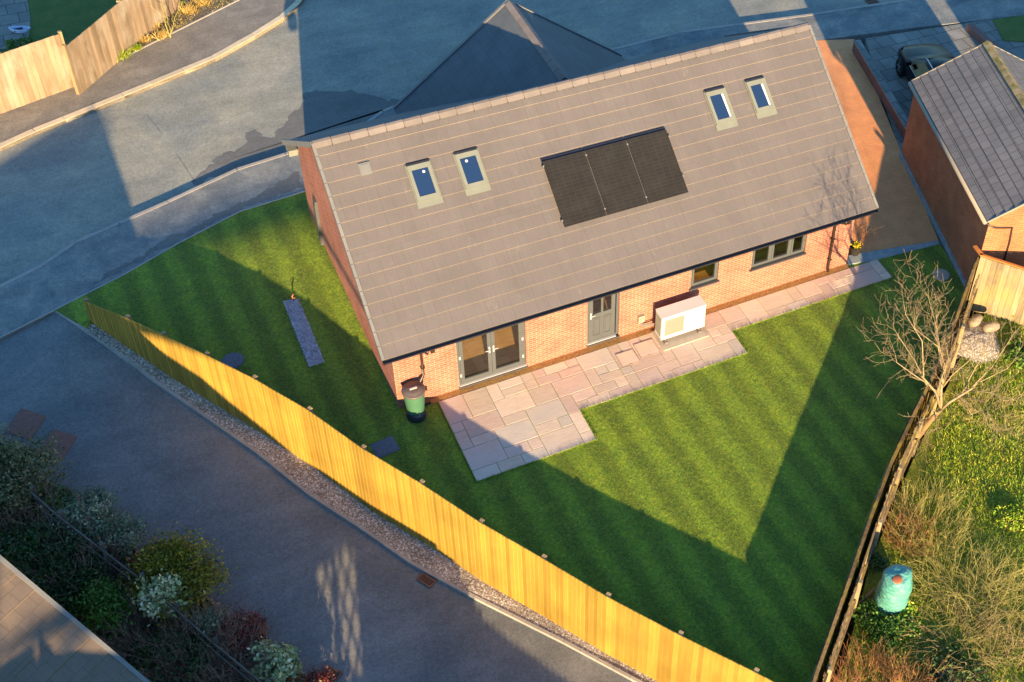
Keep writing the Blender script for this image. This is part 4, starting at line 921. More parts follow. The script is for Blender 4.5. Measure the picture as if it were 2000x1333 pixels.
# straighten a little and build vertical boards with ragged tops
rfn = empty('boundary_fence', tuple(RT[0] * [1, 1, 0]), 'mossy brown boundary fence along the right side of the lawn', 'fence')
bm = MB()
for i in range(len(RT) - 1):
    a, b = RT[i], RT[i + 1]; Lh = np.linalg.norm((b - a)[:2]); k = max(1, round(Lh / .11)); d = (b - a) / k; dh = nrm(d * [1, 1, 0]); nn = np.array([-dh[1], dh[0], 0])
    for j in range(k):
        p = a + d * j; zt = p[2] + random.uniform(-.02, .02); ofs = .012 if j % 2 else 0; bm.obox(p * [1, 1, 0] + nn * ofs + [0, 0, -.5], dh * .108, nn * .02, (0, 0, zt + .5), 0)
bm.build('board', 'fence_lap', rfn)
rl = MB()
for i in range(len(RT) - 1):
    a, b = RT[i], RT[i + 1]; d = b - a; dh = nrm(d * [1, 1, 0]); nn = np.array([-dh[1], dh[0], 0]); rl.obox(a + nn * .035 + [0, 0, -.1], d, nn * .04, (0, 0, .06)); rl.obox(a - nn * .045 + [0, 0, -.02], d, nn * .075, (0, 0, .03))
rl.build('rail', 'fence_lap', rfn)
of = empty('old_fence', tuple(RT[0] * [1, 1, 0]), 'old weathered lap fence leaning just behind the boundary fence in the right garden', 'fence')
for i in range(len(RT) - 2):
    a, b = RT[i].copy(), RT[i + 1].copy(); dh = nrm((b - a) * [1, 1, 0]); nn = np.array([dh[1], -dh[0], 0]); mb = MB(); Lh = np.linalg.norm((b - a)[:2]); kk = int(Lh / .105)
    tilt = random.uniform(-.03, .03)
    for j in range(kk):
        p = a * (1 - j / kk) + b * (j / kk); zt = p[2] - random.uniform(.12, .26) + tilt; o1 = random.uniform(.14, .165)
        mb.obox(p * [1, 1, 0] + nn * (o1 + .06) + [0, 0, -.4], dh * .085, nn * .018, -nn * .06 + np.array([0, 0, zt + .4]), 0)
    mb.build('board', 'fence_older', of)
    for zz_, oo in ((-.22, .185), (-.75, .235)):
        rl = MB(); rl.obox(a + nn * (oo + tilt) + [0, 0, zz_ + tilt], (b - a) * .99, nn * .045, (0, 0, .07)); rl.build('rail', 'fence_older', of)
    ps = MB(); ps.obox(a * [1, 1, 0] + nn * .20 + [0, 0, -.4], dh * .09, nn * .09, (0, 0, a[2] + .36)); ps.build('post', 'fence_old', of)
# pale cross fence behind the garage (neighbour), with orange capping
CF = [at(u, v, z) for u, v, z in [(1916, 500, 1.75), (2010, 530, 1.75), (2130, 568, 1.75)]]
cf = empty('cross_fence', tuple(CF[0] * [1, 1, 0]), 'pale broad board garden fence with orange capping beside the garage end', 'fence')
bm = MB()
for i in range(len(CF) - 1):
    a, b = CF[i], CF[i + 1]; Lh = np.linalg.norm((b - a)[:2]); k = round(Lh / .17); d = (b - a) / k; dh = nrm(d * [1, 1, 0]); nn = np.array([dh[1], -dh[0], 0])
    for j in range(k): p = a + d * j; bm.obox(p * [1, 1, 0] + nn * (.01 * (j % 2)) + [0, 0, -.3], dh * .165, nn * .022, (0, 0, p[2] + .28), 0)
bm.build('board', 'fence_old', cf)
cp = MB(); cp.obox(CF[0] + [0, 0, -.02], CF[1] - CF[0], (.02, .10, 0), (0, 0, .04)); cp.obox(CF[1] + [0, 0, -.02], CF[2] - CF[1], (.02, .10, 0), (0, 0, .04)); cp.obox(CF[0] + [-.02, .0, -.02], (.03, .40, 0), (.12, 0, 0), (0, 0, .04)); cp.build('capping', 'capping', cf)
# ------------------------------------------------------------ garage at the right
EZ = 2.85; ga = at(1780, 160, EZ); gb = at(1928, 434, EZ); ge = nrm((gb - ga)); gn = np.array([-ge[1], ge[0], 0]); GL = np.linalg.norm(gb - ga); RISE = 1.25; HW = 2.2
gar = empty('brick_garage', tuple((ga + gb) / 2 * [1, 1, 0] + gn * HW), 'red brick garage with dark tiled roof and pale mossy ridge at the right edge', 'garage')
def gp3(a, n_, z): return ga * [1, 1, 0] + ge * a + gn * n_ + np.array([0, 0, z])
w_ = MB(); i0, i1, e = .08, GL - .08, .12
w_.quad(gp3(i1, e, .12), gp3(i0, e, .12), gp3(i0, e, EZ + .02), gp3(i1, e, EZ + .02), 0)
for a_ in (i1, i0):
    p = [gp3(a_, e, .0), gp3(a_, 2 * HW - e, .0), gp3(a_, 2 * HW - e, EZ + .02), gp3(a_, HW, EZ + RISE - .08), gp3(a_, e, EZ + .02)]; w_.poly(p if a_ == i1 else p[::-1], 0)
w_.quad(gp3(i0, 2 * HW - e, 0), gp3(i1, 2 * HW - e, 0), gp3(i1, 2 * HW - e, EZ + .02), gp3(i0, 2 * HW - e, EZ + .02), 0)
w_.build('wall', 'brick_dark', gar)
pl = MB(); pl.obox(gp3(i0, e - .06, -.3), ge * (i1 - i0), gn * .06, (0, 0, .46)); pl.build('plinth', 'concrete_blue', gar)
r_ = MB()
for sg in (0, 1):
    n0, n1 = (0, HW) if sg == 0 else (2 * HW, HW)
    kk = 9
    for i in range(kk):
        f0, f1 = i / kk, (i + 1) / kk; za, zb2 = EZ + RISE * f0, EZ + RISE * f1; na, nb = n0 + (n1 - n0) * f0, n0 + (n1 - n0) * f1
        q4 = [gp3(0, na, za + .028), gp3(GL, na, za + .028), gp3(GL, nb, zb2), gp3(0, nb, zb2)]; r_.poly(q4[::-1] if sg == 0 else q4, 0)
        q5 = [gp3(0, na, za), gp3(GL, na, za), gp3(GL, na, za + .028), gp3(0, na, za + .028)]; r_.poly(q5[::-1] if sg == 0 else q5, 0)
    for a_ in (0, GL):
        r_.poly([gp3(a_, n0, EZ), gp3(a_, n1, EZ + RISE), gp3(a_, n1, EZ + RISE - .06), gp3(a_, n0, EZ - .06)], 0)
r_.poly([gp3(0, 0, EZ - .06), gp3(GL, 0, EZ - .06), gp3(GL, HW, EZ - .06 + RISE), gp3(0, HW, EZ - .06 + RISE)]); r_.build('roof', 'roof_slate', gar)
rg = MB(); t = 0
while t < GL - .1:
    w2 = min(.44, GL - t); 
    for sg in (1, -1): rg.obox(gp3(t, HW, EZ + RISE + .07), ge * (w2 - .012), gn * (.15 * sg) + np.array([0, 0, -.085]), (0, 0, .022), 0)
    t += .45
rg.build('ridge_tile', 'ridge_moss', gar)
for a_ in (-.035, GL):
    for n0 in (0, 2 * HW):
        vb = MB(); p = gp3(a_, n0, EZ - .07); vb.obox(p + np.array([0, 0, .055]), ge * .03, gp3(a_, HW, EZ - .07 + RISE) - p, (0, 0, .045)); vb.build('bargeboard', 'grille', gar)
g_ = MB(); g_.tube([gp3(0, -.05, EZ - .04), gp3(GL, -.05, EZ - .04)], .055, 10); g_.build('gutter', 'grille', gar)
g_ = MB(); g_.obox(gp3(.1, -.02, EZ - .15), ge * (GL - .2), gn * .1, (0, 0, .1)); g_.build('fascia', 'black', gar)
dpp = MB(); dpp.tube([gp3(GL - .1, -.02, EZ - .12), gp3(GL - .08, .35, EZ - .32), gp3(GL - .08, .85, EZ - .38), gp3(GL - .08, .9, 1.9), gp3(GL - .08, .9, .3)], .035, 8); dpp.build('downpipe', 'brownpipe', gar)
# low wall between the driveways
lw = MB(); a_ = at(1668, 77, .5); b_ = at(1776, 262, .45); d = (b_ - a_) * [1, 1, 0]; nn = nrm((-d[1], d[0], 0)); lw.obox(a_ * [1, 1, 0] + [0, 0, 0], d, nn * .22, (0, 0, .42)); 
lwo = empty('garden_wall', tuple(a_ * [1, 1, 0]), 'low red brick wall dividing the gravel driveway from the parked car', 'wall'); lw.build('wall', 'brick_low', lwo)
cpn = MB(); cpn.obox(a_ * [1, 1, 0] - nn * .02 + [0, 0, .42], d, nn * .26, (0, 0, .04)); cpn.build('coping', 'slabs_grey', lwo)
pr = MB(); pz = at(1925, 62, .5); pr.box(pz[0] - .12, pz[0] + .14, pz[1] - .5, pz[1] + .9, 0, .26); thing1('brick_pier', pr, 'cover_brick', 'dark red brick wall end behind the garage ridge at the upper right', 'wall')
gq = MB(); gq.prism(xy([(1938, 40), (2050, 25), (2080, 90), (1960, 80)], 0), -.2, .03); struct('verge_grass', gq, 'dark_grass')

# ------------------------------------------------------------ car
def car():
    root = empty('parked_car', (20.7, 6.0, .005), 'black car with roof rails parked on the paved drive beside the garage', 'car')
    dirv = -ge[:2]; fwd = np.array([dirv[0], dirv[1], 0]); rt_ = np.array([fwd[1], -fwd[0], 0])
    fc = at(1794, 92, .55); LEN, HWd = 4.2, .88
    def P(t, w, z): return fc * [1, 1, 0] - fwd * t + rt_ * w + np.array([0, 0, z + .005])
    # stations: t from nose, half width, sill z, belt z, top z, top half width
    st = [(0, .62, .35, .55, .62, .50), (.12, .78, .25, .62, .74, .62), (.5, .86, .22, .72, .84, .70), (1.0, .88, .22, .80, .92, .74), (1.25, .88, .22, .84, .96, .76), (1.9, .89, .22, .90, 1.40, .60), (2.4, .89, .22, .92, 1.46, .60), (3.2, .89, .22, .93, 1.44, .58), (3.8, .87, .24, .92, 1.20, .60), (4.1, .80, .30, .85, .98, .66), (4.2, .70, .38, .70, .80, .6)]
    mb = MB(); vs = []; ng = 11
    for t, hw, zs, zb, zt, tw in st:
        prof = [(-hw * .9, zs), (-hw, zs + .12), (-hw, zb - .12), (-hw * .97, zb), (-tw, zt - .02), (0, zt + .03), (tw, zt - .02), (hw * .97, zb), (hw, zb - .12), (hw, zs + .12), (hw * .9, zs)]
        vs += [P(t, w, z) for w, z in prof]
    fs = [(i * ng + j, i * ng + j + 1, (i + 1) * ng + j + 1, (i + 1) * ng + j) for i in range(len(st) - 1) for j in range(ng - 1)] + [tuple(range(ng)), tuple(range((len(st) - 1) * ng + ng - 1, (len(st) - 1) * ng - 1, -1))]
    mb.add(vs, fs, 0, .5, True); mb.build('body', 'carpaint', root)
    def glass(pts, nm='windscreen'): g1 = MB(); g1.poly(pts); g1.build(nm, 'carglass', root)
    up = .012
    glass([P(1.30, -.70, .985), P(1.30, .70, .985), P(1.88, .55, 1.41), P(1.88, -.55, 1.41)])
    for s in (-1, 1):
        glass([P(1.55, s * .885, .93), P(3.5, s * .885, .955), P(3.3, s * .63, 1.38), P(2.0, s * .64, 1.36)], 'side_window')
        rr = MB(); rr.tube([P(1.95, s * .58, 1.46), P(2.1, s * .58, 1.52), P(3.3, s * .56, 1.50), P(3.45, s * .56, 1.44)], .02, 8); rr.build('roof_rail', 'alu', root)
        tr = MB(); tr.tube([P(1.45, s * .90, .90), P(3.6, s * .90, .93)], .014, 6); tr.build('window_trim', 'alu', root)
        mr = MB(); c = P(1.55, s * 1.0, .98); mr.obox(c - rt_ * .10 - fwd * .08, rt_ * .20, fwd * .14, (0, 0, .14)); mr.build('door_mirror', 'carpaint', root)
        hl = MB(); hl.poly([P(.02, s * .42, .60), P(.02, s * .66, .58), P(.30, s * .82, .73), P(.22, s * .55, .76)]); hl.build('headlight', 'alu', root)
        for t in (.78, 3.35):
            c = P(t, s * .84, .32); wh = MB(); n = 24
            for k, (r0, w0) in enumerate(((.32, 0),)):
                pr_ = [(.20, -.11), (.30, -.11), (.325, -.08), (.325, .08), (.30, .11), (.20, .11)]; vv = []
                for rr2, ww in pr_:
                    for j in range(n): an = 6.2832 * j / n; vv.append(c + rt_ * ww + (fwd * math.cos(an) + np.array([0, 0, 1]) * math.sin(an)) * rr2)
                wh.add(vv, [(i * n + j, i * n + (j + 1) % n, (i + 1) * n + (j + 1) % n, (i + 1) * n + j) for i in range(5) for j in range(n)], 0, .5, True)
            w_o = wh.build('wheel', 'tyre', root)
            rm = MB()
            for k in range(5):
                an = 6.2832 * k / 5; dd = fwd * math.cos(an) + np.array([0, 0, 1]) * math.sin(an); pp = np.cross(dd, rt_); rm.obox(c + rt_ * (.085 * s) - pp * .03, dd * .21, pp * .06, rt_ * .02 * s)
            rm.build('rim', 'alloy', w_o)
    gl_ = MB(); gl_.obox(P(-.01, -.3, .42), rt_ * .6, fwd * .02, (0, 0, .14)); gl_.build('front_grille', 'black', root)
car()

# ------------------------------------------------------------ pot with yellow flowers and shrub at the right corner
pp = at(1668, 497, 0)
pt = empty('flower_pot', tuple(pp), 'black pot of yellow flowers hanging by the right corner of the bungalow', 'flower pot')
c = (pp[0], pp[1], 0)
m_ = MB(); m_.lathe([(0, .02), (.13, .02), (.155, .12), (.19, .34), (.20, .35), (.17, .35), (.16, .30)], c, 20); m_.build('pot', 'potblack', pt)
P_, br = clumpy((c[0], c[1] - .03, .36), (.13, .12, .07), 160, 8, .5, .2); V, F = leaves(P_, .05); cloud_mesh('flowers', V, F, ['yellow'], br, pt)
m_ = MB(); m_.tube([(c[0] - .12, c[1] + .1, .3), (c[0] - .22, c[1] + .2, 1.1)], .018, 6); m_.build('cane', 'fence_end', pt)
q1 = at(1690, 465, 0.0)
ct = empty('bare_climber', tuple(q1), 'thin bare shrub on the shaded gravel by the bungalow corner', 'shrub')
mb = MB()
for _ in range(10): grow(mb, (q1[0] + random.uniform(-.2, .1), q1[1] + random.uniform(-.1, .3), 0), (random.gauss(0, .5), random.gauss(0, .5), 1), .4, .008, 1, .8, -.05, (1, 2), .35, .003, 3)
mb.build('branch', 'twig_red', ct)

# ------------------------------------------------------------ upper left fences and garden
def board_fence(name, top, zt, zbm, mat, label, bw=.14, rev=False, posts=3):
    P = [at(u, v, zt) for u, v in top]; e = empty(name, tuple(P[0] * [1, 1, 0]), label, 'fence'); mb = MB()
    for i in range(len(P) - 1):
        a, b = P[i], P[i + 1]; k = max(1, round(np.linalg.norm(b - a) / bw)); d = (b - a) / k; dh = nrm(d); nn = np.array([dh[1], -dh[0], 0])
        for j in range(k): mb.obox((a + d * j) * [1, 1, 0] + nn * (.008 * (j % 2)) + [0, 0, zbm], dh * (bw * .985), nn * .022, (0, 0, zt + random.uniform(-.006, .006) - zbm))
    mb.build('board', mat, e)
    for k in range(posts):
        w = k / max(1, posts - 1); p = P[0] * (1 - w) + P[-1] * w; dh = nrm(P[-1] - P[0]); nn = np.array([-dh[1], dh[0], 0]); m2 = MB(); m2.obox(p * [1, 1, 0] + nn * .01, dh * .09, nn * .09, (0, 0, zt + .03)); m2.build('post', 'fence_end', e)
    return e
board_fence('road_fence', [(-130, 150), (115, 66)], 1.97, -.05, 'fence_pale', 'tall sunlit pale timber fence at the left edge beyond the road', .15)
board_fence('bed_fence', [(126, 92), (240, -2), (330, -75)], 1.80, -.05, 'fence_pale', 'pale timber fence running up behind the dry planting bed', .13)
ty = at(38, 62, 0.0); tt = empty('toy_boat', tuple(ty), 'small white and blue toy shaped like a boat on shaded paving at upper left', 'toy')
mb = MB(); sh = []
for z, k in ((0, .7), (.14, 1.0), (.15, .9), (.04, .62)):
    for i in range(20): w = 6.2832 * i / 20; sh.append((ty[0] + .36 * k * math.cos(w) * (1 if math.cos(w) > 0 else .8), ty[1] + .15 * k * math.sin(w) - .12 * k * math.cos(w), z))
mb.add(sh, [(i * 20 + j, i * 20 + (j + 1) % 20, (i + 1) * 20 + (j + 1) % 20, (i + 1) * 20 + j) for i in range(3) for j in range(20)] + [tuple(range(60, 80))], 0, .5, True); mb.build('hull', 'toy_white', tt)
mb = MB(); mb.box(ty[0] - .15, ty[0] + .12, ty[1] - .06, ty[1] + .07, .04, .10); mb.build('seat', 'navy', tt)
shrub('garden_plant', 40, 88, 0, .45, .3, 'l_green', 'low green plant at the foot of the shaded fence side, upper left', 700, .06)

# dry grasses and small plants in the bed
for (u, v, s, mt, lb) in [(300, 55, .30, 'l_straw', 'orange dry grass tuft in the bed, lower middle one'), (318, 72, .26, 'l_straw', 'small orange dry grass tuft nearest the footway edge'), (372, 22, .34, 'l_straw', 'orange dry grass tuft near the top edge of the picture'), (395, 8, .3, 'l_straw', 'dry grass tuft cut by the top edge of the picture'), (281, 80, .24, 'l_straw', 'straw coloured tuft on the stony bed beside small stones'), (345, 10, .22, 'l_bright', 'yellow green seedling clump near top edge in the bed'), (235, 112, .38, 'l_bright', 'bright green weed clump where the bed narrows'), (268, 96, .2, 'l_bright', 'tiny lime green plant at the bed edge'), (200, 128, .3, 'l_bright', 'green weeds at the narrow end of the bed')]:
    p = at(u, v, .02); n_ = 260; Q = np.c_[p[0] + np.random.normal(size=n_) * s * .4, p[1] + np.random.normal(size=n_) * s * .3, np.full(n_, .02)]
    V, F = blades(Q, s * .9, .02, .6); tag(cloud_mesh('dry_grass' if mt == 'l_straw' else 'weed', V, F, [mt], np.random.random(len(F)), None, tuple(p)), lb, 'plant', 'plants in the stony bed')
q1 = at(333, 75, .02); bs = empty('bare_sapling', tuple(q1), 'thin bare sapling in the planting bed by the fence', 'sapling'); mb = MB()
for _ in range(5): grow(mb, q1, (random.gauss(0, .15), random.gauss(0, .15), 1), .8, .012, 1, .4, .2, (1, 2), .1, .004, 4)
mb.build('branch', 'twig_straw', bs)
BED = [(146,151),(230,118),(320,73),(400,33),(468,0),(530,-60),(400,-90),(312,0)]
bp = xy(BED, 0); Q = scatter(bp, 9000); keep = (np.sin(Q[:, 0] * 3.1) * np.cos(Q[:, 1] * 2.3) + np.random.normal(size=len(Q)) * .5) > .1; Q = Q[keep]
V, F = blades(np.c_[Q, np.full(len(Q), .02)], .10, .018, .8); tag(cloud_mesh('ground_cover', V, F, ['l_weed'], np.random.random(len(F))), 'sparse weeds over the stony bed', 'weeds', kind='stuff')

# ------------------------------------------------------------ neighbour house at the lower left (its gable end faces the lane)
PA, PB3 = at(0, 1088, 4.0), at(290, 1333, 2.3); vh = PB3 - PA; hl2 = np.linalg.norm(vh[:2]); vu = nrm(vh * [1, 1, 0]); tanp = -vh[2] / hl2; rr_ = np.array([-vu[1], vu[0], 0]); rr_ = rr_ if rr_ @ np.array([-.88, -.46, 0]) > 0 else -rr_
R0 = PA - vu * .80 + np.array([0, 0, .80 * tanp]); E0_ = PB3 + vu * 1.6 - np.array([0, 0, 1.6 * tanp])
run = np.linalg.norm((E0_ - R0)[:2]); HLn = 9.0
ha = empty('tiled_house', tuple(R0 * [1, 1, 0] + rr_ * 4.5 + [0, 0, -1.3]), 'house with sunlit pale weathered tile roof at the lower left corner', 'house')
rf = MB(); kk = 14
for i in range(kk):
    f0, f1 = i / kk, (i + 1) / kk; a_ = E0_ + (R0 - E0_) * f0; b_ = E0_ + (R0 - E0_) * f1; th_ = np.array([0, 0, .03])
    q4 = [a_ + th_, b_, b_ + rr_ * HLn, a_ + th_ + rr_ * HLn]
    rf.poly(q4 if np.cross((q4[1] - q4[0]), (q4[2] - q4[1]))[2] > 0 else q4[::-1], 0); q5 = [a_, a_ + th_, a_ + th_ + rr_ * HLn, a_ + rr_ * HLn]; rf.poly(q5, 0)
Bk = R0 - vu * run + np.array([0, 0, E0_[2] - R0[2]]); q4 = [R0, Bk, Bk + rr_ * HLn, R0 + rr_ * HLn]; rf.poly(q4 if np.cross((q4[1] - q4[0]), (q4[2] - q4[1]))[2] > 0 else q4[::-1], 0)
rf.build('roof', 'roof_pale', ha)
wl2 = MB(); ins = rr_ * .12; dn = np.array([0, 0, -.1]); gz = np.array([0, 0, -1.6])
def flat(p): return p * [1, 1, 0]
for o_ in (ins, rr_ * (HLn - .12)):
    wl2.poly([flat(Bk) + vu * .3 + gz + o_, flat(E0_) - vu * .3 + gz + o_, E0_ - vu * .3 + o_ + dn * 0 + [0, 0, .05], R0 + dn + o_, Bk + vu * .3 + o_ + [0, 0, .05]])
for q_, s in ((E0_, -1), (Bk, 1)):
    b0 = flat(q_) + vu * .3 * s; wl2.poly([b0 + gz + ins, b0 + gz + rr_ * (HLn - .12), b0 + rr_ * (HLn - .12) + [0, 0, q_[2] + .05], b0 + ins + [0, 0, q_[2] + .05]])
wl2.build('wall', 'brick_dark', ha)
vb = MB()
for q_ in (E0_, Bk): vb.obox(q_ - rr_ * .02 + [0, 0, -.10], R0 - q_, rr_ * .08, (0, 0, .14))
vb.build('verge', 'verge', ha)

# ------------------------------------------------------------ hedge planting at the lower left
def zg(u, v): return float(onsurf(u, v, zlane, .12)[2])
SH = [('feathery_shrub', 38, 925, .95, 1.2, 'l_olive', 'feathery olive scrub at the left edge beside the lane', 5200, .05),
 ('feathery_shrub', -40, 890, .8, 1.2, 'l_olive', 'feathery olive scrub cut by the left edge of the picture', 2600, .05),
 ('variegated_shrub', 168, 1005, .62, .9, 'l_vari', 'grey green variegated shrub overhanging the lane edge', 6000, .045),
 ('variegated_shrub', 232, 1043, .52, .9, 'l_vari', 'grey green variegated shrub next to the golden bush', 4500, .045),
 ('golden_shrub', 335, 1118, .92, 1.15, 'l_gold', 'large rounded golden green shrub bulging over the lane', 12000, .05),
 ('pale_shrub', 312, 1165, .42, 1.4, 'l_pale', 'pale yellow green shrub below the golden bush', 2100, .075),
 ('dark_shrub', 60, 1080, .9, 1.0, 'l_dark', 'dark green bush above the pale house roof at left', 3600, .06),
 ('dark_shrub', 205, 1185, .55, 1.0, 'l_green', 'bright dark green bush between roof edge and brown twigs', 2600, .06),
 ('dark_shrub', 150, 1130, .8, .7, 'l_dark', 'very dark low shrub in the shade beside the house roof', 2600, .06),
 ('dark_shrub', 330, 1290, .9, .8, 'l_dark', 'dark low shrub mass near the bottom left of the picture', 2600, .06),
 ('purple_shrub', 478, 1238, .58, .8, 'l_red', 'purple red shrub at the lane edge near the bottom', 3600, .04),
 ('purple_shrub', 618, 1338, .35, .5, 'l_red', 'small purple red shrub cut by the bottom edge beside the drain', 1500, .04),
 ('variegated_shrub', 408, 1213, .32, .7, 'l_vari', 'small grey leaved shrub between the golden and purple bushes', 1300, .05),
 ('pale_shrub', 540, 1300, .42, .9, 'l_pale', 'pale leaved shrub near the bottom edge below the purple bush', 1500, .075),
 ('pale_shrub', 512, 1272, .25, .7, 'l_pale', 'small pale sprig just below the purple red shrub', 500, .06),
 ('dark_shrub', 100, 985, .5, .6, 'l_green', 'green low shrub behind the variegated bushes', 1500, .055)]
for nm, u, v, r, h, mt, lb, n_, sz in SH: shrub(nm, u, v, zg(u, v), r, h, mt, lb, n_, sz, 'shrubs along the lane')
for (u, v, rad, n_, L_, lb, mt) in [(395, 1290, .8, 330, .9, 'tangle of brown twiggy stems near the bottom left', 'twig_dark'), (300, 1235, .7, 240, .9, 'brown bare stems below the pale shrub', 'twig_dark'), (150, 1080, .8, 240, 1.0, 'greyish brown bare stems beside the dark bush', 'twig_dark'), (470, 1320, .6, 260, .8, 'purplish brown twig clump at the bottom edge', 'twig_dark'), (20, 990, .8, 200, 1.1, 'bare grey stems at the left edge above the roof', 'twig_dark')]:
    z = zg(u, v); c = at(u, v, z + .3); e = empty('bare_shrub', (c[0], c[1], z), lb, 'shrub', 'bare shrubs in the hedge bed'); mb = MB(); twigs(mb, (c[0], c[1], z), rad, int(n_ * 1.5), L_ * 1.2, .007, .7); mb.build('branch', mt, e)
bp_ = [(p[0], p[1]) for p in HB[1:]] + [(p[0] - .87 * 4.2, p[1] - .49 * 4.2) for p in HB[:0:-1]]
Q = scatter(bp_, 26000); zz = np.array([zlane(x, y) for x, y in Q]) + .12 + np.abs(np.random.normal(size=len(Q))) * .16 * (1 + .9 * np.sin(Q[:, 0] * 2.2 + Q[:, 1] * 1.7))
pm = np.sin(Q[:, 0] * 1.9 + 1.3 * np.sin(Q[:, 1] * 1.4)) + np.random.normal(size=len(Q)) * .5
for nm_, mt_, sel, lb_ in (('undergrowth', 'l_dark', pm > .2, 'dark green undergrowth filling the hedge bed'), ('leaf_litter', 'l_litter', pm <= .2, 'brown leaf litter and dead stems under the shrubs')):
    V, F = leaves(np.c_[Q[sel], zz[sel]], .065, .2); tag(cloud_mesh(nm_, V, F, [mt_], np.random.random(len(F))), lb_, 'undergrowth', kind='stuff')
# post and rail fence through the shrubs
RF = [np.array(at(u, v, zg(u, v) + 1.05)) for u, v in [(60, 958), (115, 1006), (195, 1068), (274, 1128), (344, 1188), (418, 1254), (520, 1338)]]
pr = empty('rail_fence', tuple(RF[0] * [1, 1, 0] + [0, 0, -1]), 'silvered post and rail fence running through the shrubs', 'fence')
rl = MB()
for i in range(len(RF) - 1):
    d = RF[i + 1] - RF[i]; nn = nrm((d[1], -d[0], 0)) * .035
    for f in (.0, .42): rl.obox(RF[i] - [0, 0, f + .1], d, nn, (0, 0, .07))
rl.build('rail', 'rail', pr)
for p in RF:
    m2 = MB(); m2.obox(p + [0, 0, -1.2], (.09, 0, 0), (0, .09, 0), (0, 0, 1.25)); m2.build('post', 'rail', pr)

# ------------------------------------------------------------ neighbour garden, right
ZG = -.25
GP = [(5.5, -12.4), (7.0, -10.6), (9.9, -8.3), (12.2, -6.3), (15.8, -3.4), (19.5, -4.0), (19.5, -14), (9, -16)]
Q = scatter(GP, 80000); V, F = blades(np.c_[Q, np.full(len(Q), ZG)], .12, .022, .8)
tag(cloud_mesh('rough_grass', V, F, ['l_bright'], np.random.random(len(F))), 'rough tussocky grass of the sunny garden behind the fence', 'grass', kind='stuff')
# apple tree
tb = at(1788, 858, ZG); ap = empty('fruit_tree', tuple(tb), 'bare spreading fruit tree with orange trunk leaning over the boundary fence', 'tree')
j0 = at(1838, 800, .9)
mb = MB(); mb.tube([tb, tb * .5 + j0 * .5 + [0, 0, .1], j0], [.10, .075, .05], 10); mb.build('trunk', 'trunk', ap)
mb = MB(); random.seed(11); np.random.seed(11)
tips = [((1745, 640), 3.5), ((1762, 575), 4.2), ((1798, 555), 4.3), ((1832, 600), 4.0), ((1748, 690), 3.0), ((1785, 725), 2.4), ((1815, 640), 4.3), ((1780, 610), 4.0), ((1900, 690), 2.8), ((1950, 640), 3.2), ((1985, 700), 2.6), ((1990, 780), 2.0), ((1930, 830), 1.3), ((1960, 850), 1.4), ((1800, 860), 1.0), ((1850, 690), 3.4), ((2010, 620), 3.0)]
hubs = [at(1800, 735, 2.2), at(1900, 758, 1.9), at(1845, 725, 2.5), at(1822, 800, 1.4)]
for h_ in hubs: m_0 = j0 * .5 + h_ * .5 + np.random.normal(size=3) * .08; mb.tube([j0, m_0, h_], [.042, .034, .026], 6)
for (uv_, z) in tips:
    t_ = at(uv_[0], uv_[1], z); s0 = min(hubs, key=lambda h: np.linalg.norm(h - t_)); q1_ = s0 + (j0 - s0) * random.uniform(0, .5); 
    m1 = q1_ * .6 + t_ * .4 + np.random.normal(size=3) * .14 + [0, 0, .12]; m2 = q1_ * .25 + t_ * .75 + np.random.normal(size=3) * .10 + [0, 0, .06]
    mb.tube([q1_, m1, m2, t_], [.018, .013, .008, .003], 5)
    for q_, rr3 in ((m1, .016), (q1_ * .7 + m1 * .3, .018), (m2, .010), (m1 * .5 + m2 * .5, .012), (t_ * .5 + m2 * .5, .008), (t_, .006)):
        for _ in range(2): grow(mb, q_, nrm(t_ - q1_) * .9 + np.random.normal(size=3) * .6, random.uniform(.25, .65), rr3 * .42, 2, .6, .08, (1, 2), .16, .003, 3)
mb.build('branch', 'bark_red', ap)
# scrub and shrubs
for (u, v, rad, n_, L_, lean, arch, lb, mt, nm) in [
    (1815, 1010, .9, 420, 1.0, .5, .1, 'straw coloured twiggy shrub by the fence above the wrapped bin', 'twig_straw', 'twiggy_shrub'),
    (1770, 1040, .5, 240, .9, .5, .1, 'orange tinted twigs right behind the fence above the bin', 'twig_red', 'twiggy_shrub'),
    (1880, 1130, 1.0, 420, 1.2, .9, .5, 'arching straw stems of a bramble right of the wrapped bin', 'twig_straw', 'bramble'),
    (1960, 1180, 1.0, 420, 1.3, .9, .5, 'dense arching bramble at the right edge', 'twig_straw', 'bramble'),
    (1880, 1240, .9, 320, 1.3, 1.2, .8, 'looping bramble stems below the arching ones', 'bare_bark', 'bramble'),
    (1975, 1290, .9, 300, 1.2, 1.0, .6, 'pale bramble at the lower right corner', 'bare_bark', 'bramble'),
    (1700, 1325, .7, 420, .9, .4, .0, 'russet stems at the bottom edge beside the fence end', 'twig_red', 'twiggy_shrub'),
    (1620, 1340, .35, 160, .7, .4, .0, 'small russet twig clump at the foot of the boundary fence', 'twig_red', 'twiggy_shrub'),
    (1780, 1330, .5, 200, .9, .4, .1, 'thin russet stems in the bottom right garden', 'twig_red', 'twiggy_shrub'),
    (1935, 790, .7, 160, .9, .9, .4, 'low tangle of pale stems under the fruit tree', 'bare_bark', 'bramble')]:
    c = at(u, v, ZG + .35); e = empty(nm, (c[0], c[1], ZG), lb, 'shrub', 'scrub in the right garden'); mb = MB(); twigs(mb, (c[0], c[1], ZG), rad, int(n_ * .60), L_ * .85, .0052, lean, arch=arch); mb.build('branch', mt, e)
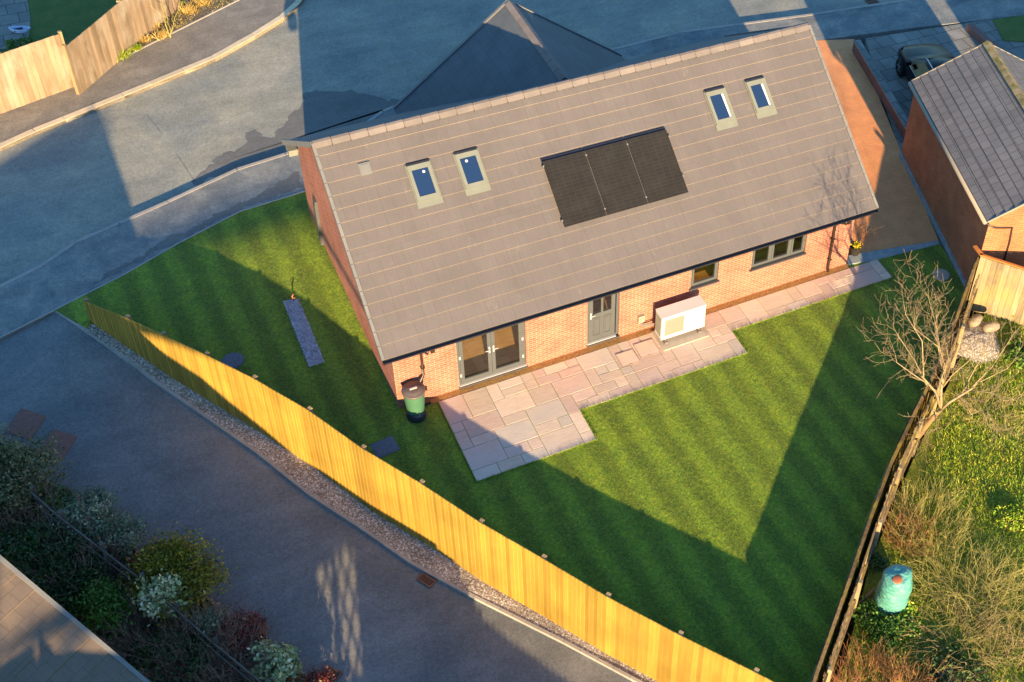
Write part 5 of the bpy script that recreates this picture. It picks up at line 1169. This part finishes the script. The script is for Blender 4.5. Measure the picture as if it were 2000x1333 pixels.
for (u, v, r, h, mt, lb, n_, sz) in [(1700, 1200, .35, .3, 'l_green', 'low spiky green plant at the foot of the wrapped bin', 900, .06), (1745, 1235, .55, .35, 'l_green', 'dark green bushy plant below the wrapped bin', 1500, .06), (1765, 1185, .25, .3, 'l_bright', 'light green spiky tuft right of the bin base', 500, .06), (1860, 1330, .8, .4, 'l_dark', 'dark green patch of leaves at the bottom right', 1800, .06), (1985, 600, .3, .5, 'l_gold', 'yellowish bush beside the pale garden fence', 700, .06), (1995, 690, .45, .4, 'l_green', 'leafy green plant at the right edge under the tree', 800, .07), (1975, 1010, .4, .25, 'l_bright', 'lime green tussock in the sunny grass', 700, .05), (1710, 1100, .22, .5, 'l_dark', 'dark leaves between the fence and the wrapped bin', 700, .05)]:
    shrub('leafy_shrub', u, v, ZG, r, h, mt, lb, n_, sz, 'leafy plants in the right garden')
# wrapped compost bin
cbp = at(1737, 1180, ZG); cb = empty('compost_bin', tuple(cbp), 'compost bin wrapped in turquoise tarpaulin behind the boundary fence', 'compost bin')
def rippled(prof, n=36, amp=.018, seed=1):
    rs = np.random.RandomState(seed); mb = MB(); vs = []; ph = rs.uniform(0, 6.28, 6)
    for k, (r0, z) in enumerate(prof):
        for j in range(n):
            w = 6.2832 * j / n; rr2 = r0 + (amp * (math.sin(3 * w + ph[0] + z * 9) + .6 * math.sin(5 * w + ph[1] - z * 14) + .5 * math.sin(z * 40 + 2 * w)) if r0 > .05 else 0); vs.append((cbp[0] + rr2 * math.cos(w) + .04 * z, cbp[1] + rr2 * math.sin(w), ZG + z + .015 * math.sin(2 * w + ph[2])))
    kk = len(prof); mb.add(vs, [(i * n + j, i * n + (j + 1) % n, (i + 1) * n + (j + 1) % n, (i + 1) * n + j) for i in range(kk - 1) for j in range(n)], 0, .5, True); return mb
rippled([(.36, 0), (.36, .1), (.355, .22)], amp=.006).build('base', 'grey_hess', cb)
rippled([(.385, .16), (.39, .35), (.375, .5), (.38, .65), (.365, .8), (.355, .95), (.335, 1.08), (.30, 1.15), (.18, 1.19), (.0, 1.18)], amp=.016, seed=3).build('tarpaulin', 'turq', cb)
m_ = MB(); m_.lathe([(.11, 0), (.12, .02), (.10, .03), (0, .028)], (cbp[0] - .08, cbp[1] - .10, ZG + 1.175), 14); m_.build('stone_weight', 'orange_item', cb)
tm = MB(); q1 = at(1700, 1195, ZG)
for k in range(4): tm.obox((q1[0] - .3 + .02 * k, q1[1] - .05 + k * .09, ZG + .02 + .03 * (k % 2)), (.62, .12 * (k % 2) + .05, .05), (0, .06, 0), (0, 0, .03))
thing1('timber_offcuts', tm, 'fence_old', 'few timber offcuts lying between the fence and the bin', 'timber')
# sacks and gravel heap by the pale fence
gh = MB(); c = at(1900, 665, ZG); n = 20; vs = []
for k, (r0, z) in enumerate(((1.05, .0), (.9, .08), (.6, .17), (.3, .22), (0.01, .23))):
    for j in range(n): w = 6.2832 * j / n; vs.append((c[0] + r0 * (1 + .1 * math.sin(3 * w)) * math.cos(w) * .75, c[1] + r0 * math.sin(w) * .85, ZG + z + .02 * math.sin(5 * w + k)))
gh.add(vs, [(i * n + j, i * n + (j + 1) % n, (i + 1) * n + (j + 1) % n, (i + 1) * n + j) for i in range(4) for j in range(n)], 0, .5, True)
thing1('gravel_heap', gh, 'gravel', 'pinkish gravel heap at the foot of the pale garden fence', 'gravel heap', org=(c[0], c[1], ZG))
for (u, v, rot, lb) in ((1905, 628, .3, 'pale sack lying on the gravel heap, left of two'), (1935, 640, -.2, 'pale sack lying on the gravel heap, right of two')):
    c = at(u, v, .05); mb = MB(); vs = []; n, k = 14, 8
    for i in range(k + 1):
        a = math.pi * i / k
        for j in range(n): w = 6.2832 * j / n; x = .25 * -math.cos(a); y = .16 * math.sin(a) ** .5 * math.cos(w); z = .14 * math.sin(a) ** .5 * math.sin(w); vs.append((c[0] + x * math.cos(rot) - y * math.sin(rot), c[1] + x * math.sin(rot) + y * math.cos(rot), .08 + z + .01 * math.sin(7 * w)))
    mb.add(vs, [(i * n + j, i * n + (j + 1) % n, (i + 1) * n + (j + 1) % n, (i + 1) * n + j) for i in range(k) for j in range(n)], 0, .5, True); thing1('sack', mb, 'sack', lb, 'sack', 'sacks on the gravel heap', org=(c[0], c[1], -.06))

# ------------------------------------------------------------ unseen casters added outside the picture, shaped for the shadows they throw
hb_ = empty('unseen_hipped_house', (-14, -18, -1.5), 'unseen hipped roof house south of the lane, shaped for its shadows', 'house')  # unseen; outline worked back from shade on the fence and lower roof
wl3 = MB(); wl3.box(-24, -9.8, -21.2, -14.8, -1.7, 2.4); wl3.build('wall', 'brick_dark', hb_)
rf3 = MB(); a, b, c, d = (-24.3, -21.5, 2.4), (-9.6, -21.5, 2.4), (-9.6, -14.5, 2.4), (-24.3, -14.5, 2.4); e1, e2 = (-20.5, -18, 6.22), (-11.4, -18, 6.22)
rf3.poly([a, b, e2, e1]); rf3.poly([b, c, e2]); rf3.poly([c, d, e1, e2]); rf3.poly([d, a, e1]); rf3.build('roof', 'roof_pale', hb_)
Y0, Y1 = -14.6, -14.4
def screen(pts, z0):
    mb = MB(); n = len(pts)
    for i in range(n - 1):
        (xa, za), (xb, zb3) = pts[i], pts[i + 1]; mb.add([(xa, Y0, z0), (xb, Y0, z0), (xb, Y1, z0), (xa, Y1, z0), (xa, Y0, za), (xb, Y0, zb3), (xb, Y1, zb3), (xa, Y1, za)], [(0, 3, 2, 1), (4, 5, 6, 7), (0, 1, 5, 4), (1, 2, 6, 5), (2, 3, 7, 6), (3, 0, 4, 7)])
    return mb
gg = screen([(-10.45, 5.45), (-10.2, 5.16), (-9.15, 4.73), (-8.19, 4.22), (-7.6, 3.65), (-7.0, 3.17), (-6.06, 2.38), (-5.35, 2.26), (-2.9, 1.5)], 1.49)
for x0, x1, zt in ((-10.45, -5.82, 1.49), (-5.42, -5.34, 1.49), (-4.85, -2.9, 1.49)): gg.box(x0, x1, Y0, Y1, -1.7, zt)
gg.box(-5.82, -5.42, Y0, Y1, -1.7, .70); gg.box(-5.34, -4.85, Y0, Y1, -1.7, .58); gg.box(-5.82, -5.42, Y0, Y1, 1.42, 1.488); gg.build('shade_screen', 'brick_dark', hb_)  # wall added to shape the lane shade, openings let sun through
for x0, x1, z0, z1 in ((-5.82, -5.42, .70, 1.42), (-5.34, -4.85, .58, 1.49)):
    tr = MB()
    for sg in (1, -1):
        for k in range(-8, 12):
            pts = []
            for t in np.linspace(0, 1, 60):
                z = z0 + (z1 - z0) * t; x = x0 + k * .26 + sg * (z - z0) * .8
                if x0 <= x <= x1: pts.append((x, -14.5, z))
            if len(pts) > 1: tr.tube([pts[0], pts[-1]], .028, 4)
    tr.build('light_lattice', 'rail', hb_)  # made-up lattice that throws the light diamonds on the lane
fo = MB()
for i in range(80):
    x = -2.88 + i * .12; fo.box(x, x + .115, -14.02, -14.0, -1.7, float(np.interp(x, [-2.88, -2.5, -1.99, -1.3, 1.0, 3.0], [1.25, 1.1, .52, .30, -.36, -.8])))
thing1('shade_fence', fo, 'fence_old', 'added unseen timber fence, its sloped top shapes the shade on the lane', 'fence', org=(2, -14, -1.7))  # added caster, falling top follows the edge of light along the kerb
eh = empty('unseen_rear_house', tuple(gp3(4.5, 9.0, 0) * [1, 1, 0]), 'added unseen house beyond the garage, shading the road', 'house')  # added to keep the road beyond the garage in shade
w5 = MB(); w5.obox(gp3(2.2, 2 * HW + .9, -.5), ge * 6.9, gn * 7.0, (0, 0, 5.0)); w5.build('wall', 'brick_dark', eh)
r5 = MB(); P5 = [gp3(2.0, 2 * HW + .6, 4.5), gp3(9.4, 2 * HW + .6, 4.5), gp3(9.4, 2 * HW + 8.9, 4.5), gp3(2.0, 2 * HW + 8.9, 4.5)]; A5, B5 = gp3(5.8, 2 * HW + 4.6, 6.8), gp3(5.8, 2 * HW + 5.8, 6.8)
r5.poly([P5[1], P5[0], A5]); r5.poly([P5[2], P5[1], A5, B5]); r5.poly([P5[3], P5[2], B5]); r5.poly([P5[0], P5[3], B5, A5]); r5.build('roof', 'roof_slate', eh)
random.seed(5); np.random.seed(5)
cdx = -13.8
ce_ = empty('shade_cedar', (-17.6, -40, -1.7), 'added unseen cedar, flat crown shaped to cast a shadow band', 'tree')  # added caster, thin crown throws a band over lawn and footway
mb = MB(); mb.tube([(-17.6, -40, -1.7), (-17.5, -40, 6), (-17.3, -40, 13)], [.4, .3, .15], 10); mb.tube([(-17.4, -40, 10.8), (-15, -40, 11.45), (-12.5, -40, 11.5)], [.12, .08, .04], 6); mb.build('trunk', 'trunk', ce_)
P_, br = clumpy((-13.5, -40, 11.50), (2.6, .25, .22), 26000, 60, .25, .1); V, F = leaves(P_, .16); cloud_mesh('shade_crown', V, F, ['l_dark'], br, ce_)
